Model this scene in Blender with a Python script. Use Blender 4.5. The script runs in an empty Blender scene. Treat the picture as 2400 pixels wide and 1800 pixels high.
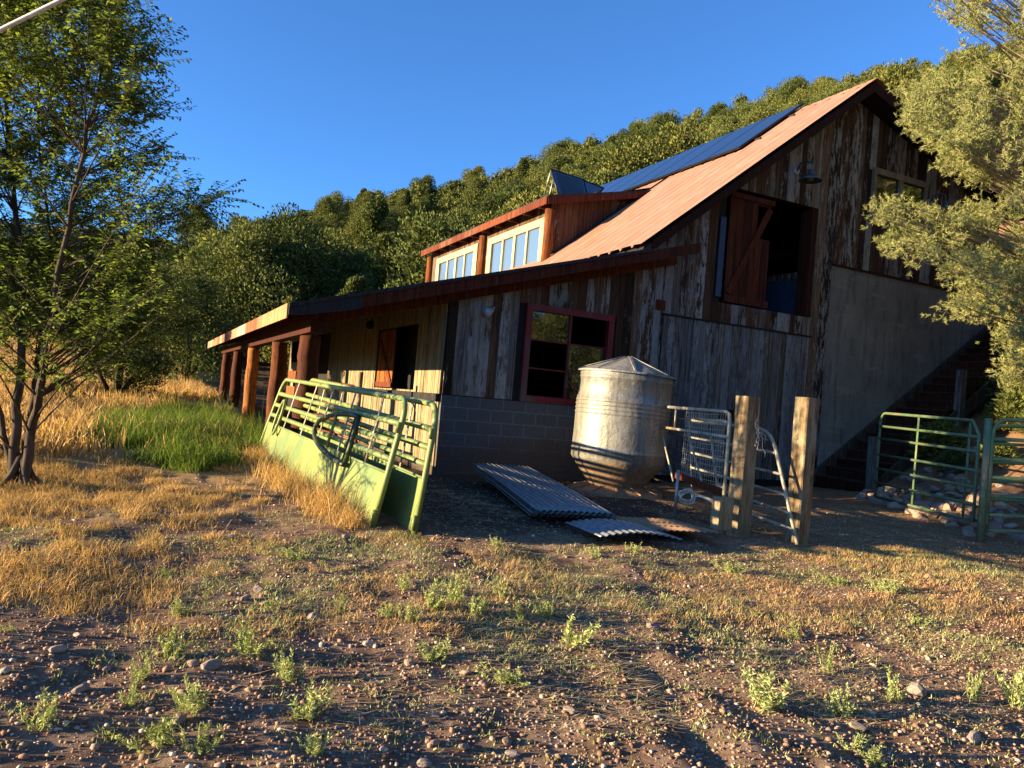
import bpy, math, random
import numpy as np
from mathutils import Vector, Matrix

# ------------------------------------------------------------------ camera, sky, sun
sc = bpy.context.scene
COL = sc.collection
F_PX = 1790.0                       # focal length for a 2400 px wide frame
PITCH, ROLL, YAW = math.radians(1.42), math.radians(4.86), math.radians(25.53)
CAM = np.array([0.0, 0.0, 1.2])

def _axes():
    c, s = math.cos, math.sin
    F = np.array([0, c(PITCH), s(PITCH)]); U0 = np.array([0, -s(PITCH), c(PITCH)]); R0 = np.array([1., 0, 0])
    R = R0 * c(ROLL) + U0 * s(ROLL); U = U0 * c(ROLL) - R0 * s(ROLL)
    M = np.array([[c(YAW), s(YAW), 0], [-s(YAW), c(YAW), 0], [0, 0, 1.]])
    return M @ F, M @ R, M @ U
CF, CR, CU = _axes()
cd = bpy.data.cameras.new("camera"); cam = bpy.data.objects.new("camera", cd); COL.objects.link(cam)
cam.matrix_world = Matrix(((CR[0], CU[0], -CF[0], CAM[0]), (CR[1], CU[1], -CF[1], CAM[1]), (CR[2], CU[2], -CF[2], CAM[2]), (0, 0, 0, 1)))
cd.sensor_width = 36; cd.lens = 36 * F_PX / 2400; cd.clip_end = 3000; cd.clip_start = 0.05
sc.camera = cam

SUN_EL = math.radians(9.1)
SUN_DIR = np.array([-0.978, 0.208, 0]) * math.cos(SUN_EL) + np.array([0, 0, math.sin(SUN_EL)])   # towards the sun
w = bpy.data.worlds.new("World"); sc.world = w; w.use_nodes = True
nt = w.node_tree
sky = nt.nodes.new('ShaderNodeTexSky'); sky.sky_type = 'NISHITA'; sky.sun_disc = False
sky.sun_elevation = SUN_EL
sky.sun_rotation = math.atan2(SUN_DIR[0], SUN_DIR[1])
sky.altitude = 2200; sky.air_density = 1.0; sky.dust_density = 0.3; sky.ozone_density = 5.5
bg = nt.nodes['Background']; bg.inputs[1].default_value = 0.107
nt.links.new(sky.outputs[0], bg.inputs[0])
sl = bpy.data.lights.new("sun", 'SUN'); sl.energy = 5.0; sl.angle = math.radians(0.5); sl.color = (1.0, 0.75, 0.45)
so = bpy.data.objects.new("sun", sl); COL.objects.link(so)
so.rotation_euler = Vector(SUN_DIR).to_track_quat('Z', 'Y').to_euler()
sc.view_settings.view_transform = 'Standard'; sc.view_settings.look = 'None'
sc.view_settings.exposure = 1.85; sc.view_settings.gamma = 1.0
sc.render.engine = 'CYCLES'
sc.cycles.max_bounces = 6; sc.cycles.diffuse_bounces = 3; sc.cycles.transparent_max_bounces = 8

rnd = random.Random(7)
rng = np.random.default_rng(11)

# ------------------------------------------------------------------ helpers
def at(x, y, depth):
    """point seen at photo position (x, y) (2400 px frame) at a depth in metres"""
    return CAM + (CF + CR * (x - 1200) / F_PX + CU * (900 - y) / F_PX) * depth

def sstep(a, b, x):
    t = np.clip((np.asarray(x, float) - a) / (b - a), 0, 1); return t * t * (3 - 2 * t)

class MB:
    """collects shapes in world coordinates; build() links them as one object"""
    def __init__(s): s.v = []; s.f = []; s.c = []; s.m = []; s.col = (.5, .5, .5); s.mi = 0; s.sm = []
    def add(s, vs, fs, smooth=False):
        n = len(s.v)
        s.v += [tuple(float(q) for q in p) for p in vs]; s.c += [s.col] * len(vs)
        for f in fs: s.f.append(tuple(n + i for i in f)); s.m.append(s.mi); s.sm.append(smooth)
        return s
    def box(s, lo, hi):
        x0, y0, z0 = lo; x1, y1, z1 = hi
        return s.add([(x0, y0, z0), (x1, y0, z0), (x1, y1, z0), (x0, y1, z0), (x0, y0, z1), (x1, y0, z1), (x1, y1, z1), (x0, y1, z1)],
                     [(0, 3, 2, 1), (4, 5, 6, 7), (0, 1, 5, 4), (1, 2, 6, 5), (2, 3, 7, 6), (3, 0, 4, 7)])
    def prism(s, quad, d):
        """polygon (list of points) extruded by vector d"""
        n = len(quad); d = np.asarray(d, float)
        q = [np.asarray(p, float) for p in quad]
        return s.add(q + [p + d for p in q], [tuple(range(n))[::-1], tuple(range(n, 2 * n))] + [(i, (i + 1) % n, n + (i + 1) % n, n + i) for i in range(n)])
    def bar(s, a, b, wd, ht, up=(0, 0, 1)):
        a = np.asarray(a, float); b = np.asarray(b, float); d = b - a; d /= np.linalg.norm(d)
        u = np.asarray(up, float); u = u - d * (u @ d)
        if np.linalg.norm(u) < 1e-4: u = np.array([1., 0, 0]) - d * d[0]
        u /= np.linalg.norm(u); r = np.cross(d, u)
        q = [a - r * wd / 2 - u * ht / 2, a + r * wd / 2 - u * ht / 2, a + r * wd / 2 + u * ht / 2, a - r * wd / 2 + u * ht / 2]
        return s.prism(q, b - a)
    def tube(s, pts, r, n=8, smooth=True, cap=True):
        P = [np.asarray(p, float) for p in pts]; k = len(P)
        R = r if hasattr(r, '__len__') else [r] * k
        vs = []; prev = None
        for i in range(k):
            t = P[min(i + 1, k - 1)] - P[max(i - 1, 0)]; t /= (np.linalg.norm(t) + 1e-9)
            if prev is None: u = np.cross(t, [0, 0, 1.]) if abs(t[2]) < .9 else np.cross(t, [1., 0, 0])
            else: u = prev - t * (prev @ t)
            u /= (np.linalg.norm(u) + 1e-9); prev = u; b = np.cross(t, u)
            for j in range(n):
                a = 2 * math.pi * j / n; vs.append(P[i] + (u * math.cos(a) + b * math.sin(a)) * R[i])
        fs = [(i * n + j, i * n + (j + 1) % n, (i + 1) * n + (j + 1) % n, (i + 1) * n + j) for i in range(k - 1) for j in range(n)]
        if cap: fs += [tuple(range(n))[::-1], tuple((k - 1) * n + j for j in range(n))]
        return s.add(vs, fs, smooth)
    def lathe(s, prof, c, n=32, tilt=None, smooth=True):
        c = np.asarray(c, float); vs = []
        for (r, z) in prof:
            for j in range(n):
                a = 2 * math.pi * j / n; p = np.array([r * math.cos(a), r * math.sin(a), z])
                if tilt is not None: p = tilt @ p
                vs.append(c + p)
        k = len(prof)
        fs = [(i * n + j, i * n + (j + 1) % n, (i + 1) * n + (j + 1) % n, (i + 1) * n + j) for i in range(k - 1) for j in range(n)]
        return s.add(vs, fs, smooth)
    def grid(s, P, smooth=False):
        """P[i][j] points"""
        a = len(P); b = len(P[0])
        return s.add([p for row in P for p in row], [(i * b + j, (i + 1) * b + j, (i + 1) * b + j + 1, i * b + j + 1) for i in range(a - 1) for j in range(b - 1)], smooth)
    def build(s, name, mat, parent=None):
        off = np.array(LOC.get(parent.name, (0, 0, 0))) if parent else np.zeros(3)
        me = bpy.data.meshes.new(name)
        v = np.asarray(s.v, float).reshape(-1, 3) - off
        me.from_pydata([tuple(p) for p in v], [], s.f)
        for m in (mat if isinstance(mat, (list, tuple)) else [mat]): me.materials.append(m)
        me.polygons.foreach_set('material_index', s.m); me.polygons.foreach_set('use_smooth', s.sm)
        ca = me.color_attributes.new('tint', 'FLOAT_COLOR', 'POINT')
        arr = np.ones((len(s.v), 4), np.float32); arr[:, :3] = np.asarray(s.c, np.float32); ca.data.foreach_set('color', arr.ravel())
        me.update()
        o = bpy.data.objects.new(name, me); COL.objects.link(o)
        if parent: o.parent = parent; LOC[o.name] = tuple(off)
        else: LOC[o.name] = (0, 0, 0)
        return o
LOC = {}

def np_mesh(name, V, Q, mat, tint=None, parent=None, smooth=False, nv=4):
    """fast mesh: V (n,3), Q (m,nv) indices, optional tint (n,3)"""
    me = bpy.data.meshes.new(name)
    V = np.ascontiguousarray(V, np.float32); Q = np.ascontiguousarray(Q, np.int32)
    me.vertices.add(len(V)); me.vertices.foreach_set('co', V.ravel())
    me.loops.add(Q.size); me.loops.foreach_set('vertex_index', Q.ravel())
    me.polygons.add(len(Q)); me.polygons.foreach_set('loop_start', np.arange(0, Q.size, nv, dtype=np.int32))
    try: me.polygons.foreach_set('loop_total', np.full(len(Q), nv, np.int32))
    except Exception: pass
    if smooth: me.polygons.foreach_set('use_smooth', np.ones(len(Q), bool))
    me.materials.append(mat)
    me.update(calc_edges=True)
    if tint is not None:
        ca = me.color_attributes.new('tint', 'FLOAT_COLOR', 'POINT')
        arr = np.ones((len(V), 4), np.float32); arr[:, :3] = tint; ca.data.foreach_set('color', arr.ravel())
    o = bpy.data.objects.new(name, me); COL.objects.link(o)
    if parent: o.parent = parent
    return o

def tag(o, label=None, cat=None, group=None, kind=None):
    if label: o['label'] = label
    if cat: o['category'] = cat
    if group: o['group'] = group
    if kind: o['kind'] = kind
    return o
def thing(name, label, cat, loc=(0, 0, 0), group=None):
    o = bpy.data.objects.new(name, None); COL.objects.link(o); o.location = loc; o.empty_display_size = .2
    LOC[o.name] = tuple(float(q) for q in loc); return tag(o, label, cat, group)
def copy_tree(o, parent=None):
    c = o.copy(); COL.objects.link(c); c.parent = parent
    for ch in o.children: copy_tree(ch, c)
    return c

# ------------------------------------------------------------------ materials
def mat(name):
    m = bpy.data.materials.new(name); m.use_nodes = True
    return m, m.node_tree, m.node_tree.nodes['Principled BSDF']
def nd(t, kind, **kw):
    n = t.nodes.new(kind)
    for k, v in kw.items():
        if k.startswith('i_'): n.inputs[k[2:]].default_value = v
        else: setattr(n, k, v)
    return n
def L(t, a, b): t.links.new(a, b)
def coords(t, scale=(1, 1, 1), obj=True):
    tc = nd(t, 'ShaderNodeTexCoord'); mp = nd(t, 'ShaderNodeMapping'); mp.inputs['Scale'].default_value = scale
    L(t, tc.outputs['Object'], mp.inputs[0]); return mp.outputs[0]
def noise(t, vec, scale, detail=4, rough=.6):
    n = nd(t, 'ShaderNodeTexNoise'); n.inputs['Scale'].default_value = scale; n.inputs['Detail'].default_value = detail; n.inputs['Roughness'].default_value = rough
    if vec is not None: L(t, vec, n.inputs['Vector'])
    return n.outputs['Fac']
def ramp(t, fac, stops, interp='LINEAR'):
    r = nd(t, 'ShaderNodeValToRGB'); r.color_ramp.interpolation = interp
    e = r.color_ramp.elements
    while len(e) < len(stops): e.new(.5)
    for el, (p, c) in zip(e, stops):
        el.position = p; el.color = (c[0], c[1], c[2], 1) if hasattr(c, '__len__') else (c, c, c, 1)
    L(t, fac, r.inputs[0]); return r.outputs[0]
def mix(t, fac, a, b, mode='MIX'):
    m = nd(t, 'ShaderNodeMix', data_type='RGBA', blend_type=mode)
    for sock, val in ((0, fac), (6, a), (7, b)):
        if hasattr(val, 'links'): L(t, val, m.inputs[sock])
        elif sock == 0: m.inputs[0].default_value = val
        else: m.inputs[sock].default_value = (*val, 1) if hasattr(val, '__len__') else (val, val, val, 1)
    return m.outputs[2]
def math_(t, op, a, b=0.0):
    m = nd(t, 'ShaderNodeMath', operation=op)
    for i, v in enumerate((a, b)):
        if hasattr(v, 'links'): L(t, v, m.inputs[i])
        else: m.inputs[i].default_value = v
    return m.outputs[0]
def bump(t, bsdf, h, strength=.4, dist=.01):
    b = nd(t, 'ShaderNodeBump'); b.inputs['Strength'].default_value = strength; b.inputs['Distance'].default_value = dist
    L(t, h, b.inputs['Height']); L(t, b.outputs[0], bsdf.inputs['Normal'])
def tint(t):
    a = nd(t, 'ShaderNodeAttribute', attribute_name='tint'); s = nd(t, 'ShaderNodeSeparateColor'); L(t, a.outputs['Color'], s.inputs[0])
    return a.outputs['Color'], s.outputs[0], s.outputs[1], s.outputs[2]

def wood_mat(name, paint=(.38, .36, .32), paint_amt=0.0, woods=((.05, .014, .007), (.16, .05, .02), (.24, .12, .06)), grain=(14, 14, 1.3), grey=(.17, .165, .16), gain=1.0, rough=.85):
    """weathered board: tint.r = share of paint left, tint.g = which wood, tint.b = brightness"""
    m, t, b = mat(name)
    _, r, g, bl = tint(t)
    v = coords(t, grain)
    n1 = noise(t, v, 1.6, 7, .7)
    wood = ramp(t, g, [(0, woods[0]), (.45, woods[1]), (.75, woods[2]), (1, grey)])
    wood = mix(t, 1.0, wood, ramp(t, n1, [(.3, .35), (.7, 1.35)]), 'MULTIPLY')
    # long streaks
    v2 = coords(t, (30, 30, .6)); st = noise(t, v2, 1.0, 5, .7)
    wood = mix(t, 1.0, wood, ramp(t, st, [(.33, .3), (.5, .9), (.7, 1.4)]), 'MULTIPLY')
    # peeling paint: patches stretched along the board
    v3 = coords(t, (9, 9, 1.7)); p1 = noise(t, v3, 1.5, 10, .8)
    k = math_(t, 'ADD', math_(t, 'SUBTRACT', p1, .5), math_(t, 'SUBTRACT', math_(t, 'ADD', math_(t, 'MULTIPLY', r, .62), paint_amt), .31))
    mask = ramp(t, k, [(.0, 0), (.045, 1)])
    pc = mix(t, ramp(t, noise(t, coords(t, (9, 9, 2)), 2.2, 5, .65), [(.35, 0), (.65, 1)]), tuple(q * .55 for q in paint), paint)
    col = mix(t, mask, wood, pc)
    br = math_(t, 'MULTIPLY', math_(t, 'ADD', math_(t, 'MULTIPLY', bl, .9), .5), gain)
    col = mix(t, 1.0, col, br, 'MULTIPLY')
    L(t, col, b.inputs['Base Color']); b.inputs['Roughness'].default_value = rough; b.inputs['Specular IOR Level'].default_value = .2
    bump(t, b, math_(t, 'ADD', math_(t, 'MULTIPLY', st, .6), math_(t, 'MULTIPLY', mask, .35)), .5, .008)
    return m

M = {}
M['siding'] = wood_mat('peeling_siding', paint=(.33, .32, .285), woods=((.035, .02, .014), (.12, .055, .028), (.19, .115, .07)), grey=(.20, .19, .175))
M['door_boards'] = wood_mat('grey_door_boards', paint=(.27, .27, .26), paint_amt=-.02, woods=((.07, .04, .025), (.12, .085, .06), (.17, .14, .11)), grey=(.15, .15, .15))
M['red_wood'] = wood_mat('red_brown_wood', paint=(.2, .12, .08), paint_amt=-.25, woods=((.025, .006, .004), (.12, .028, .012), (.21, .06, .022)), grey=(.07, .03, .02))
M['side_boards'] = wood_mat('narrow_side_boards', paint=(.33, .27, .155), paint_amt=.12, woods=((.06, .025, .012), (.17, .085, .035), (.26, .15, .06)), grey=(.22, .18, .13))
M['post'] = wood_mat('stained_log', paint=(.3, .14, .05), paint_amt=-.2, woods=((.04, .009, .005), (.15, .04, .012), (.34, .12, .025)), grey=(.10, .045, .025), grain=(9, 9, 2.2))
M['fence_post'] = wood_mat('grey_fence_post', paint=(.36, .30, .18), paint_amt=.05, woods=((.12, .07, .035), (.26, .17, .08), (.34, .24, .12)), grey=(.2, .16, .11))
M['roof_black'] = wood_mat('dark_roof_edge', paint=(.06, .06, .065), paint_amt=.2, woods=((.02, .018, .018), (.04, .035, .035), (.05, .045, .045)), grey=(.05, .05, .05))
M['interior'] = None

def simple(name, col, rough=.7, metal=0.0, nscale=6, var=.35, bumpd=0.0, spec=.4, dirt=None, stretch=(1, 1, 1)):
    m, t, b = mat(name)
    v = coords(t, stretch); n = noise(t, v, nscale, 6, .65)
    c = mix(t, ramp(t, n, [(.3, 0), (.7, 1)]), tuple(q * (1 - var) for q in col), tuple(min(1, q * (1 + var * .6)) for q in col))
    if dirt:
        d = noise(t, coords(t, (1, 1, .6)), 2.1, 8, .7); c = mix(t, ramp(t, d, [(.5, 0), (.62, 1)]), c, dirt)
    L(t, c, b.inputs['Base Color']); b.inputs['Roughness'].default_value = rough; b.inputs['Metallic'].default_value = metal
    b.inputs['Specular IOR Level'].default_value = spec
    if bumpd: bump(t, b, noise(t, v, nscale * 4, 5, .7), .5, bumpd)
    return m
M['black'] = simple('dark_interior', (.012, .011, .01), .9)
M['interior'] = M['black']
M['blue'] = simple('blue_painted_wall', (.035, .065, .12), .8, nscale=5)
M['red_paint'] = simple('red_window_paint', (.17, .012, .014), .6, nscale=30, var=.5, dirt=(.10, .045, .04), bumpd=.003)
M['trim_grey'] = simple('grey_window_trim', (.22, .19, .13), .7)
M['cream'] = wood_mat('cream_window_frame', paint=(.50, .44, .24), paint_amt=.28, woods=((.3, .16, .07), (.4, .25, .1), (.5, .35, .18)), grey=(.5, .42, .28))
M['lamp'] = simple('weathered_lamp_steel', (.09, .13, .15), .45, .6, 20)
M['lampw'] = simple('pale_lamp_housing', (.4, .45, .52), .4, .2, 20)
M['wire'] = simple('galvanised_wire', (.45, .44, .4), .45, .7, 20)
M['cable'] = simple('white_cable_sheath', (.85, .8, .66), .6, 0, 30)
M['pipe'] = simple('worn_white_pipe', (.42, .39, .29), .5, .15, 25, .35, dirt=(.22, .16, .09))
M['red_pipe'] = simple('red_pipe_paint', (.22, .035, .02), .5, .1, 20)
M['green_gate'] = simple('green_gate_paint', (.12, .20, .10), .5, .1, 40, .5, dirt=(.20, .17, .09))
M['stone_dark'] = simple('dark_stone', (.05, .045, .04), .9)
M['solar_frame'] = simple('black_panel_frame', (.02, .02, .022), .4, .5)

def block_mat():
    m, t, b = mat('concrete_block_wall')
    tc = nd(t, 'ShaderNodeTexCoord'); sp = nd(t, 'ShaderNodeSeparateXYZ'); L(t, tc.outputs['Object'], sp.inputs[0])
    cb = nd(t, 'ShaderNodeCombineXYZ'); L(t, math_(t, 'ADD', sp.outputs[0], sp.outputs[1]), cb.inputs[0]); L(t, math_(t, 'ADD', sp.outputs[2], -.045 + 3 * .203), cb.inputs[1])
    br = nd(t, 'ShaderNodeTexBrick'); L(t, cb.outputs[0], br.inputs['Vector'])
    br.inputs['Scale'].default_value = 1; br.inputs['Brick Width'].default_value = .406; br.inputs['Row Height'].default_value = .203; br.inputs['Mortar Size'].default_value = .008
    br.inputs['Mortar Smooth'].default_value = .15
    br.inputs['Color1'].default_value = (.085, .088, .09, 1); br.inputs['Color2'].default_value = (.10, .103, .103, 1); br.inputs['Mortar'].default_value = (.17, .165, .155, 1)
    n = noise(t, tc.outputs['Object'], 1.3, 7, .7)
    # mud splashed along the foot of the wall
    foot = math_(t, 'SUBTRACT', math_(t, 'ADD', .95, math_(t, 'MULTIPLY', math_(t, 'SUBTRACT', n, .5), 1.6)), sp.outputs[2])
    c = mix(t, ramp(t, foot, [(.25, 0), (.6, .8)]), br.outputs['Color'], (.10, .07, .052))
    c = mix(t, 1.0, c, ramp(t, noise(t, tc.outputs['Object'], 30, 4, .7), [(.3, .75), (.7, 1.15)]), 'MULTIPLY')
    L(t, c, b.inputs['Base Color']); b.inputs['Roughness'].default_value = .95; b.inputs['Specular IOR Level'].default_value = .15
    bump(t, b, math_(t, 'SUBTRACT', noise(t, tc.outputs['Object'], 60, 4, .7), br.outputs['Fac']), .5, .006)
    return m
M['block'] = block_mat()
def concrete_mat():
    m, t, b = mat('cast_concrete')
    v = coords(t); v2 = coords(t, (2.5, 2.5, .5))
    n = noise(t, v, .8, 9, .68); n2 = noise(t, v2, 2.5, 6, .7); n3 = noise(t, coords(t, (1, 1, 3.5)), 1.2, 5, .6)
    c = ramp(t, n, [(.3, (.12, .118, .10)), (.5, (.19, .185, .158)), (.72, (.25, .24, .205))])
    c = mix(t, ramp(t, n2, [(.50, 0), (.68, .7)]), c, (.075, .07, .06))
    c = mix(t, ramp(t, n3, [(.58, 0), (.63, .5)]), c, (.27, .255, .215))
    c = mix(t, ramp(t, noise(t, coords(t, (3, 3, .35)), 2.2, 7, .75), [(.56, 0), (.64, .6)]), c, (.085, .075, .06))
    L(t, c, b.inputs['Base Color']); b.inputs['Roughness'].default_value = .95; b.inputs['Specular IOR Level'].default_value = .15
    bump(t, b, math_(t, 'ADD', noise(t, v, 25, 6, .7), n3), .35, .01)
    return m
M['concrete'] = concrete_mat()
def roof_mat():
    m, t, b = mat('faded_red_corrugated_roof')
    n = noise(t, coords(t, (1.2, 2.5, 1.2)), 1.2, 8, .7); n2 = noise(t, coords(t, (.5, 6, .5)), 1.5, 5, .6)
    c = ramp(t, n, [(.3, (.27, .135, .085)), (.55, (.35, .19, .125)), (.75, (.42, .26, .185))])
    c = mix(t, ramp(t, n2, [(.62, 0), (.75, .6)]), c, (.30, .10, .05))
    L(t, c, b.inputs['Base Color']); b.inputs['Roughness'].default_value = .55; b.inputs['Specular IOR Level'].default_value = .35
    return m
M['roof'] = roof_mat()
def galv_mat(name, c0, c1, sc_=8, rough=.38, metal=.75, dirtz=None):
    m, t, b = mat(name)
    v = coords(t); vo = nd(t, 'ShaderNodeTexVoronoi'); vo.inputs['Scale'].default_value = sc_ * 4; L(t, v, vo.inputs['Vector'])
    n = noise(t, v, sc_ * .35, 7, .7)
    c = mix(t, .5, mix(t, ramp(t, n, [(.3, 0), (.7, 1)]), c0, c1), mix(t, vo.outputs['Distance'], c1, c0))
    if dirtz is not None:
        tc = nd(t, 'ShaderNodeTexCoord'); sp = nd(t, 'ShaderNodeSeparateXYZ'); L(t, tc.outputs['Object'], sp.inputs[0])
        k = math_(t, 'SUBTRACT', math_(t, 'ADD', dirtz, math_(t, 'MULTIPLY', math_(t, 'SUBTRACT', n, .5), .5)), sp.outputs[2])
        dm = ramp(t, k, [(.0, 0), (.12, 1)]); c = mix(t, dm, c, (.27, .18, .105))
        L(t, math_(t, 'MULTIPLY', math_(t, 'SUBTRACT', 1.0, dm), metal), b.inputs['Metallic'])
        L(t, ramp(t, dm, [(0, rough), (1, .8)]), b.inputs['Roughness'])
    else:
        b.inputs['Metallic'].default_value = metal
        L(t, ramp(t, n, [(.3, rough - .08), (.7, rough + .2)]), b.inputs['Roughness'])
    L(t, c, b.inputs['Base Color'])
    st_ = noise(t, coords(t, (7, 7, .7)), 2.0, 6, .7); dk = mix(t, 1.0, c, ramp(t, st_, [(.35, .6), (.6, 1.05)]), 'MULTIPLY'); L(t, dk, b.inputs['Base Color'])
    bump(t, b, math_(t, 'ADD', noise(t, v, 2.6, 4, .55), math_(t, 'MULTIPLY', vo.outputs['Distance'], .05)), .6, .05)
    return m
M['tank'] = galv_mat('galvanised_tank', (.20, .20, .175), (.36, .35, .29), 9, .52, .55, .50)
M['lid'] = galv_mat('galvanised_lid', (.24, .25, .24), (.36, .36, .33), 8, .55, .5)
M['sheet'] = galv_mat('galvanised_sheet', (.22, .24, .25), (.34, .36, .37), 5, .45, .45)
M['pan'] = simple('dusty_pan', (.33, .20, .11), .8, .1, 8, .3, bumpd=.004)
def glass(name, col, rough=.04, alpha=None):
    m, t, b = mat(name); b.inputs['Base Color'].default_value = (*col, 1); b.inputs['Roughness'].default_value = rough
    b.inputs['Specular IOR Level'].default_value = 1.0; b.inputs['IOR'].default_value = 1.8
    n = noise(t, coords(t), 3.0, 3, .5); bump(t, b, n, .08, .05)
    return m
M['glass'] = glass('dusty_window_glass', (.012, .012, .010))
M['dormer_glass'] = glass('curtained_dormer_glass', (.09, .15, .23), .15)
def solar_mat():
    m, t, b = mat('solar_cells')
    b.inputs['Base Color'].default_value = (.012, .018, .04, 1); b.inputs['Roughness'].default_value = .15; b.inputs['Specular IOR Level'].default_value = .45
    return m
M['solar'] = solar_mat()
def green_panel_mat():
    m, t, b = mat('yellow_green_panel_paint')
    tc = nd(t, 'ShaderNodeTexCoord'); sp = nd(t, 'ShaderNodeSeparateXYZ'); L(t, tc.outputs['Object'], sp.inputs[0])
    n = noise(t, coords(t, (1, 1, 1)), 2.6, 8, .68)
    c = ramp(t, n, [(.3, (.15, .20, .055)), (.5, (.20, .25, .07)), (.7, (.255, .285, .09))])
    # far end shifts to blue-green in noisy patches
    k = math_(t, 'ADD', math_(t, 'MULTIPLY', math_(t, 'SUBTRACT', sp.outputs[1], 9.4), .40), math_(t, 'MULTIPLY', math_(t, 'SUBTRACT', n, .5), 1.6))
    c = mix(t, ramp(t, k, [(.1, 0), (.9, .85)]), c, (.11, .20, .15))
    c = mix(t, ramp(t, noise(t, coords(t, (6, 6, 2)), 3, 7, .75), [(.57, 0), (.63, .8)]), c, (.15, .19, .10))
    c = mix(t, ramp(t, noise(t, coords(t, (14, 14, 14)), 2.2, 6, .7), [(.66, 0), (.69, .9)]), c, (.12, .06, .03))
    c = mix(t, ramp(t, noise(t, coords(t, (1.5, 1.5, .8)), 1.1, 5, .6), [(.45, 0), (.62, .7)]), c, (.12, .20, .085))
    L(t, c, b.inputs['Base Color']); b.inputs['Roughness'].default_value = .45; b.inputs['Specular IOR Level'].default_value = .35
    return m
M['panel'] = green_panel_mat()
M['panel_dark'] = simple('dark_green_ring_paint', (.035, .055, .025), .5, .1, 14)

def leaf_mat(name, c0, c1, trans=.35, rough=.55, spec=.3):
    m, t, b = mat(name)
    col, r, g, bl = tint(t)
    c = mix(t, r, c0, c1); c = mix(t, 1.0, c, math_(t, 'ADD', math_(t, 'MULTIPLY', g, .9), .55), 'MULTIPLY')
    L(t, c, b.inputs['Base Color']); b.inputs['Roughness'].default_value = rough; b.inputs['Specular IOR Level'].default_value = spec
    tr = nd(t, 'ShaderNodeBsdfTranslucent'); L(t, mix(t, 1.0, c, (1.25, 1.3, .7), 'MULTIPLY'), tr.inputs[0])
    ms = nd(t, 'ShaderNodeMixShader'); ms.inputs[0].default_value = trans
    L(t, b.outputs[0], ms.inputs[1]); L(t, tr.outputs[0], ms.inputs[2]); L(t, ms.outputs[0], t.nodes['Material Output'].inputs[0])
    return m
M['elm'] = leaf_mat('elm_leaves', (.06, .105, .025), (.24, .31, .06), .42, .6, .2)
M['juniper'] = leaf_mat('juniper_foliage', (.045, .065, .024), (.145, .165, .05), .10, .85, .08)
_t = M['juniper'].node_tree; _b = _t.nodes['Principled BSDF']; _src = _b.inputs['Base Color'].links[0].from_socket
_oi = nd(_t, 'ShaderNodeObjectInfo'); _v = ramp(_t, _oi.outputs['Random'], [(0, (.62, .70, .62)), (.35, (.95, 1.0, .85)), (.7, (1.15, 1.12, .95)), (1, (1.4, 1.2, .9))]); _o = mix(_t, 1.0, _src, _v, 'MULTIPLY'); L(_t, _o, _b.inputs['Base Color'])
M['pine'] = leaf_mat('pinyon_needles', (.14, .175, .055), (.42, .43, .165), .2, .7, .15)
M['dry_grass'] = leaf_mat('dry_grass', (.40, .25, .10), (.64, .43, .19), .25, .8, .1)
M['lush_grass'] = leaf_mat('lush_grass', (.06, .12, .018), (.19, .25, .045), .3, .7, .15)
M['weed'] = leaf_mat('weed_leaves', (.24, .29, .10), (.46, .50, .21), .2, .8, .1)
M['straw'] = leaf_mat('straw', (.46, .32, .15), (.78, .60, .34), .1, .8, .15)
M['bark'] = simple('grey_bark', (.085, .066, .05), .9, 0, 18, .5, bumpd=.01, spec=.1, stretch=(1, 1, .3))
M['darkbark'] = simple('dark_bark', (.035, .027, .022), .9, 0, 18, .4, bumpd=.01, spec=.1, stretch=(1, 1, .3))
M['twig'] = simple('pale_twig', (.34, .26, .18), .8, 0, 18, .3, spec=.1)
def rock_mat():
    m, t, b = mat('river_rock')
    oi = nd(t, 'ShaderNodeObjectInfo'); n = noise(t, coords(t), 5, 6, .65)
    c = ramp(t, oi.outputs['Random'], [(0, (.30, .21, .15)), (.3, (.38, .30, .22)), (.6, (.24, .20, .19)), (.8, (.36, .22, .14)), (1, (.46, .42, .33))])
    c = mix(t, 1.0, c, ramp(t, n, [(.3, .65), (.7, 1.2)]), 'MULTIPLY')
    L(t, c, b.inputs['Base Color']); b.inputs['Roughness'].default_value = .85; bump(t, b, noise(t, coords(t), 20, 5, .7), .4, .01)
    return m
M['rock'] = rock_mat()
def pebble_mat():
    m, t, b = mat('gravel_pebbles')
    col, r, g, bl = tint(t)
    c = ramp(t, r, [(0, (.13, .07, .045)), (.35, (.28, .18, .12)), (.6, (.40, .28, .19)), (.8, (.34, .18, .11)), (.93, (.5, .42, .31)), (1, (.65, .58, .45))])
    L(t, c, b.inputs['Base Color']); b.inputs['Roughness'].default_value = .9; b.inputs['Specular IOR Level'].default_value = .15
    return m
M['pebble'] = pebble_mat()
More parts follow.
